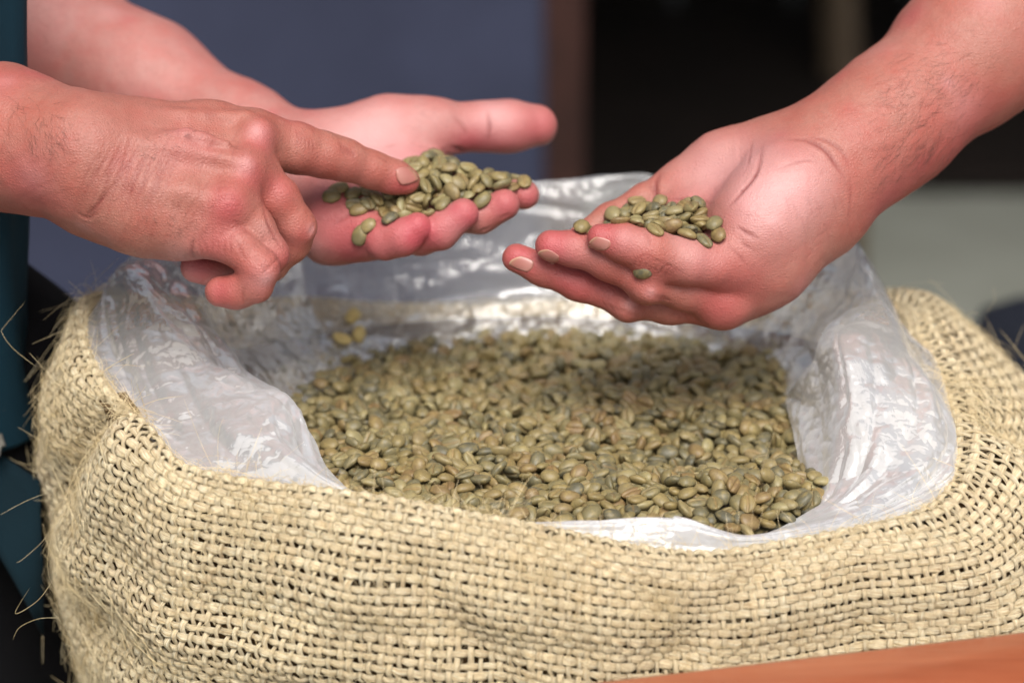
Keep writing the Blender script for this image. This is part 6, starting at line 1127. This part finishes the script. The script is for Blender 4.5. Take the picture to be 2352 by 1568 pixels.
tuft(2240, 860, -.15, 240, .011, .016); tuft(2290, 920, -.17, 120, .012, .014); tuft(290, 940, -.205, 130, .006, .013); tuft(150, 1010, -.18, 220, .016, .013); tuft(110, 1080, -.17, 160, .014, .013)
tuft(560, 1215, -.30, 60, .010, .022); tuft(1240, 1310, -.315, 130, .012, .012); tuft(1520, 1400, -.33, 90, .008, .012); tuft(170, 1480, -.22, 220, .02, .015); tuft(140, 1330, -.2, 160, .02, .013)
for pl, d, r in ([(80, 840), (30, 800), (5, 765), (10, 750), (60, 690)], -.17, .00022), ([(112, 1130), (60, 1150), (0, 1182)], -.18, .0002), ([(125, 1195), (100, 1240), (50, 1285), (38, 1290)], -.18, .0002), \
        ([(130, 1190), (112, 1260), (112, 1320), (140, 1372)], -.2, .0002), ([(135, 1310), (90, 1375), (35, 1408), (68, 1350)], -.2, .00024), ([(140, 1418), (90, 1420), (45, 1440), (30, 1468)], -.2, .00022), \
        ([(520, 1272), (485, 1230), (465, 1205), (460, 1178), (482, 1155), (540, 1152)], -.322, .00028), ([(410, 1190), (450, 1160), (500, 1130)], -.30, .0002), ([(205, 690), (160, 688), (100, 735)], -.13, .00016), \
        ([(1690, 1222), (1698, 1190), (1692, 1160)], -.287, .0002), ([(1742, 1214), (1748, 1190), (1752, 1166)], -.285, .0002), ([(578, 1090), (595, 1050), (602, 1012)], -.262, .00016), ([(640, 1062), (700, 1012)], -.258, .00016), \
        ([(1098, 1285), (1104, 1330), (1112, 1380), (1140, 1440)], -.322, .00022), ([(215, 660), (180, 655), (150, 700), (120, 760)], -.13, .00012), ([(760, 1108), (840, 1100)], -.28, .00014), ([(1120, 1160), (1112, 1195), (1098, 1210)], -.29, .00016), ([(1160, 1150), (1158, 1205)], -.29, .00014), \
        ([(400, 1260), (430, 1300), (455, 1340), (458, 1380), (430, 1382)], -.325, .0002), ([(600, 1320), (560, 1360), (580, 1400), (640, 1420)], -.33, .00018), ([(330, 1380), (380, 1420), (370, 1480)], -.31, .00018), ([(980, 1420), (1040, 1370), (1090, 1400)], -.33, .00018), ([(1700, 1380), (1760, 1420), (1740, 1470)], -.33, .00018), ([(1900, 1330), (1960, 1360), (2020, 1330)], -.32, .00018), ([(2070, 655), (2130, 648), (2170, 652)], -.03, .00014), ([(2265, 720), (2285, 690), (2280, 660)], -.03, .00016), ([(2330, 800), (2345, 760), (2352, 745)], -.05, .00016):
    q = np.array([P(x, y, d+.009 if d < -.3 else d) for x, y in pl]); paths.append(catmull(q, 30) if len(q) > 2 else q[0]+(q[1]-q[0])*np.linspace(0, 1, 12)[:, None]); rad.append(r*.34)
V, F = tubes(paths, rad, 3); o = link('stray_fibres', npmesh('stray_fibres', V, F), M_fib); under(o, sack); o['kind'] = 'stuff'

# ================================================================== beans lying elsewhere
lb = BVHTree.FromPolygons(LG.reshape(-1, 3)[:, :].tolist(), [tuple(int(x) for x in p.vertices) for p in liner.data.polygons], epsilon=0)
def lay_bean(n, roll, flat_out):
    "bean whose flat side faces away from the surface (or towards it)"
    z = Vector(-n if flat_out else n); q = z.to_track_quat('Z', 'Y'); return np.array(q @ Quaternion((0, 0, 1), roll))
YB = [BM[i].copy() for i in range(3)]
for y in YB: y.materials.clear(); y.materials.append(M_pale); y.name = 'pale_coffee_bean'
for i, (px, py, roll, fl, lab) in enumerate(((805, 727, .5, False, 'yellowish coffee bean stuck on the plastic liner, uppermost of the three under the pointing hand'),
        (820, 766, 1.2, False, 'yellowish coffee bean stuck on the plastic liner, rightmost of the three under the pointing hand'),
        (785, 783, 1.0, True, 'yellowish coffee bean on the plastic liner showing its groove, lowest of the three'))):
    h = lb.ray_cast(Vector(CAM), Vector(RAY(px, py)), 3); n = np.array(h[1]); n = n if n@RAY(px, py) < 0 else -n
    o = one_bean(i, np.array(h[0])+n*.0030, lay_bean(n, roll, fl), lab, 'loose coffee beans on the plastic liner'); o.data = YB[i]; o.scale = (.98,)*3
OPEN_PALM_BEANS = [-674,-967,1303,12,-45,17,4,-666,-1193,1294,46,-4,-9,17,-697,-1060,1279,11,-38,-29,11,-639,-910,1337,49,2,0,-11,-674,-977,1366,2,16,-43,-19,-459,-1122,1308,1,40,-29,11,-541,-1027,1335,30,4,19,-36,-144,-933,1342,12,46,15,3,
-368,-1050,1307,15,44,-13,14,-164,-1028,1336,17,11,13,-44,-399,-973,1360,9,-21,44,-6,-462,-1065,1352,27,-20,-11,35,-15,-875,1358,1,-14,48,4,-460,-750,1407,4,27,41,9,-466,-980,1361,16,-13,-5,45,-596,-1056,1317,3,-35,27,23,
-348,-839,1447,1,-3,5,50,-587,-978,1299,29,10,-2,39,-347,-589,1400,7,0,-48,-10,-46,-799,1376,43,-1,-2,26,-378,-1106,1346,24,11,-2,-42,-432,-909,1419,35,14,7,-32,-633,-1085,1283,45,6,20,4,-509,-1024,1303,15,7,7,-47,-454,-660,1404,4,0,-50,-2,
-587,-1133,1290,10,24,-39,19,25,-742,1353,22,44,-7,-5,-470,-1014,1419,5,39,-27,-15,-583,-656,1408,46,1,-14,-14,-182,-977,1379,38,-4,-1,32,-57,-938,1400,20,45,5,9,-356,-952,1419,46,-5,14,-13,-147,-874,1381,48,3,0,15,68,-843,1378,4,-34,-36,-3,
-537,-1082,1316,12,-1,-38,-30,-220,-904,1335,46,-13,-7,14,-349,-644,1408,10,0,-7,48,-432,-552,1421,12,-48,-6,7,-274,-779,1400,14,-16,-45,2,-201,-829,1406,43,8,-11,-23,-793,-1039,1326,11,-25,-42,0,-469,-801,1426,35,-2,-18,31,
-427,-991,1425,38,-21,20,-16,-358,-882,1394,1,-5,-49,-9,-515,-921,1388,3,17,-40,-25,-240,-756,1428,7,-46,-14,10,-327,-703,1416,41,7,18,-21,-73,-874,1409,48,6,1,-11,-404,-1014,1340,11,-17,45,-9,-318,-1020,1361,39,24,-17,-10,
-144,-923,1406,23,17,8,40,-466,-628,1440,44,-3,5,23,-503,-788,1462,36,11,0,-33,-211,-926,1393,42,-14,-20,11,-587,-817,1441,9,-34,34,-8,-298,-960,1408,48,3,13,-5,-381,-778,1440,9,47,15,1,-555,-898,1476,9,3,48,8,-379,-800,1395,40,9,-1,-29,
-240,-1004,1346,34,6,-14,-34,-399,-689,1425,6,-33,-36,-5,-511,-1061,1370,1,-48,-13,-1,-119,-773,1392,11,23,-41,-14,-497,-910,1439,44,0,-4,23,-282,-963,1334,36,10,-14,-31,-797,-918,1343,7,2,-49,-10,-330,-1033,1387,22,-5,-33,30,
-520,-594,1410,7,9,-48,7,-272,-868,1397,10,-27,-41,3,-742,-997,1341,4,41,-24,-15,-528,-724,1440,15,-1,5,-47,]
CUPPED_HAND_BEANS = [959,-1557,1372,41,-14,11,22,1094,-1641,1386,39,13,-4,-28,937,-1598,1388,18,-5,22,41,1017,-1674,1373,2,43,-24,-9,728,-1602,1419,30,26,29,-7,941,-1317,1420,16,13,13,-44,568,-1680,1489,2,17,-45,12,1001,-1536,1392,27,-3,16,39,
526,-1363,1311,5,-44,-23,-1,900,-1549,1389,37,-25,-2,23,892,-1543,1323,38,-31,-4,8,1000,-1520,1430,5,49,8,-2,715,-1202,1356,48,-1,-9,12,532,-1259,1275,16,24,-28,30,901,-1417,1387,47,16,-3,-4,415,-1324,1288,1,33,37,-5,
803,-1200,1396,37,14,-8,-30,629,-1209,1363,2,-39,-31,0,833,-1471,1383,4,-47,-5,-16,1071,-1588,1429,44,1,-9,23,995,-1440,1431,11,-2,48,-5,848,-1600,1420,33,36,-9,7,1000,-1356,1450,15,14,11,44,932,-1366,1444,12,-42,24,-5,
920,-1494,1410,13,-19,9,44,813,-1327,1382,6,11,5,-48,922,-1670,1399,48,-8,5,-11,997,-1447,1407,19,9,-3,-45,615,-1232,1340,19,-2,5,-46,858,-1305,1389,21,-26,37,0,654,-1659,1458,37,-18,-2,-28,767,-1637,1428,39,-14,16,23,
754,-1733,1458,7,-24,-44,2,752,-1430,1377,45,-23,0,2,827,-1382,1373,8,26,-23,35,873,-1418,1427,50,2,-4,1,951,-1451,1471,4,-38,32,-9,669,-1352,1343,44,4,5,23,820,-1527,1410,0,-13,-38,30,765,-1295,1397,42,4,-13,-24,745,-1380,1397,8,1,48,-11,
682,-1166,1392,2,15,-48,-1,549,-1256,1350,39,9,-4,-29,687,-1264,1387,2,44,21,12,]

for pal, a_, b_, mid, where, grp in ((OPEN_PALM_BEANS, 'palm end', 'fingertip end', .0, 'of the heap on the open palm', 'coffee beans on the open palm'),
        (CUPPED_HAND_BEANS, 'wrist end', 'fingertip end', .10, 'of the heap in the cupped hand', 'coffee beans in the cupped hand')):
    hp, hq = unpack(pal); xs = np.sort(hp[:, 0]); x1, x2 = xs[len(xs)//3], xs[2*len(xs)//3]
    if mid: a_, b_ = b_, a_
    for i in range(len(hp)):
        end = a_ if hp[i, 0] < x1 else b_ if hp[i, 0] > x2 else 'middle'
        one_bean(i*5+2, hp[i], hq[i], 'coffee bean %s, %s %s' % (bean_look(hq[i], hp[i]), end, where), grp).scale = (.98,)*3
for i, (px, py, roll, fl, lab) in enumerate(((762, 452, .2, False, 'coffee bean lying on the open palm, leftmost of all beside the bent finger'), (778, 437, 1.4, False, 'dark green coffee bean leaning on the leftmost bean of the open palm'),
        (812, 448, .4, False, 'coffee bean on the open palm, third from the left in the trail of loose beans'), (814, 470, .1, True, 'coffee bean on the open palm turned groove up, in the trail of loose beans'),
        (826, 484, .5, False, 'coffee bean on the open palm under the groove-up bean of the trail'), (860, 473, 1.2, True, 'dark grey-green coffee bean on the open palm just below the pointing fingertip'),
        (848, 521, 1.0, False, 'pale coffee bean low on the edge of the open palm, upper of the two'), (828, 540, 1.3, False, 'pale coffee bean low on the edge of the open palm, lower of the two'))):
    h = Bk.hit(px, py); one_bean(i+1, h[0]+h[1]*(.0006 if fl else .0008), lay_bean(h[1], roll, fl), lab, 'loose coffee beans on the open palm')
h = C.hit(1474, 630); one_bean(3, h[0]-h[1]*.0016, lay_bean(h[1], .4, False), 'single coffee bean caught between thumb and forefinger of the cupped hand', 'loose coffee beans in the cupped hand')
h = C.hit(1336, 540); one_bean(4, h[0]+h[1]*.001+np.array((0, .004, .002)), lay_bean(h[1], .4, False), 'single coffee bean peeping out behind the thumb tip of the cupped hand', 'loose coffee beans in the cupped hand')
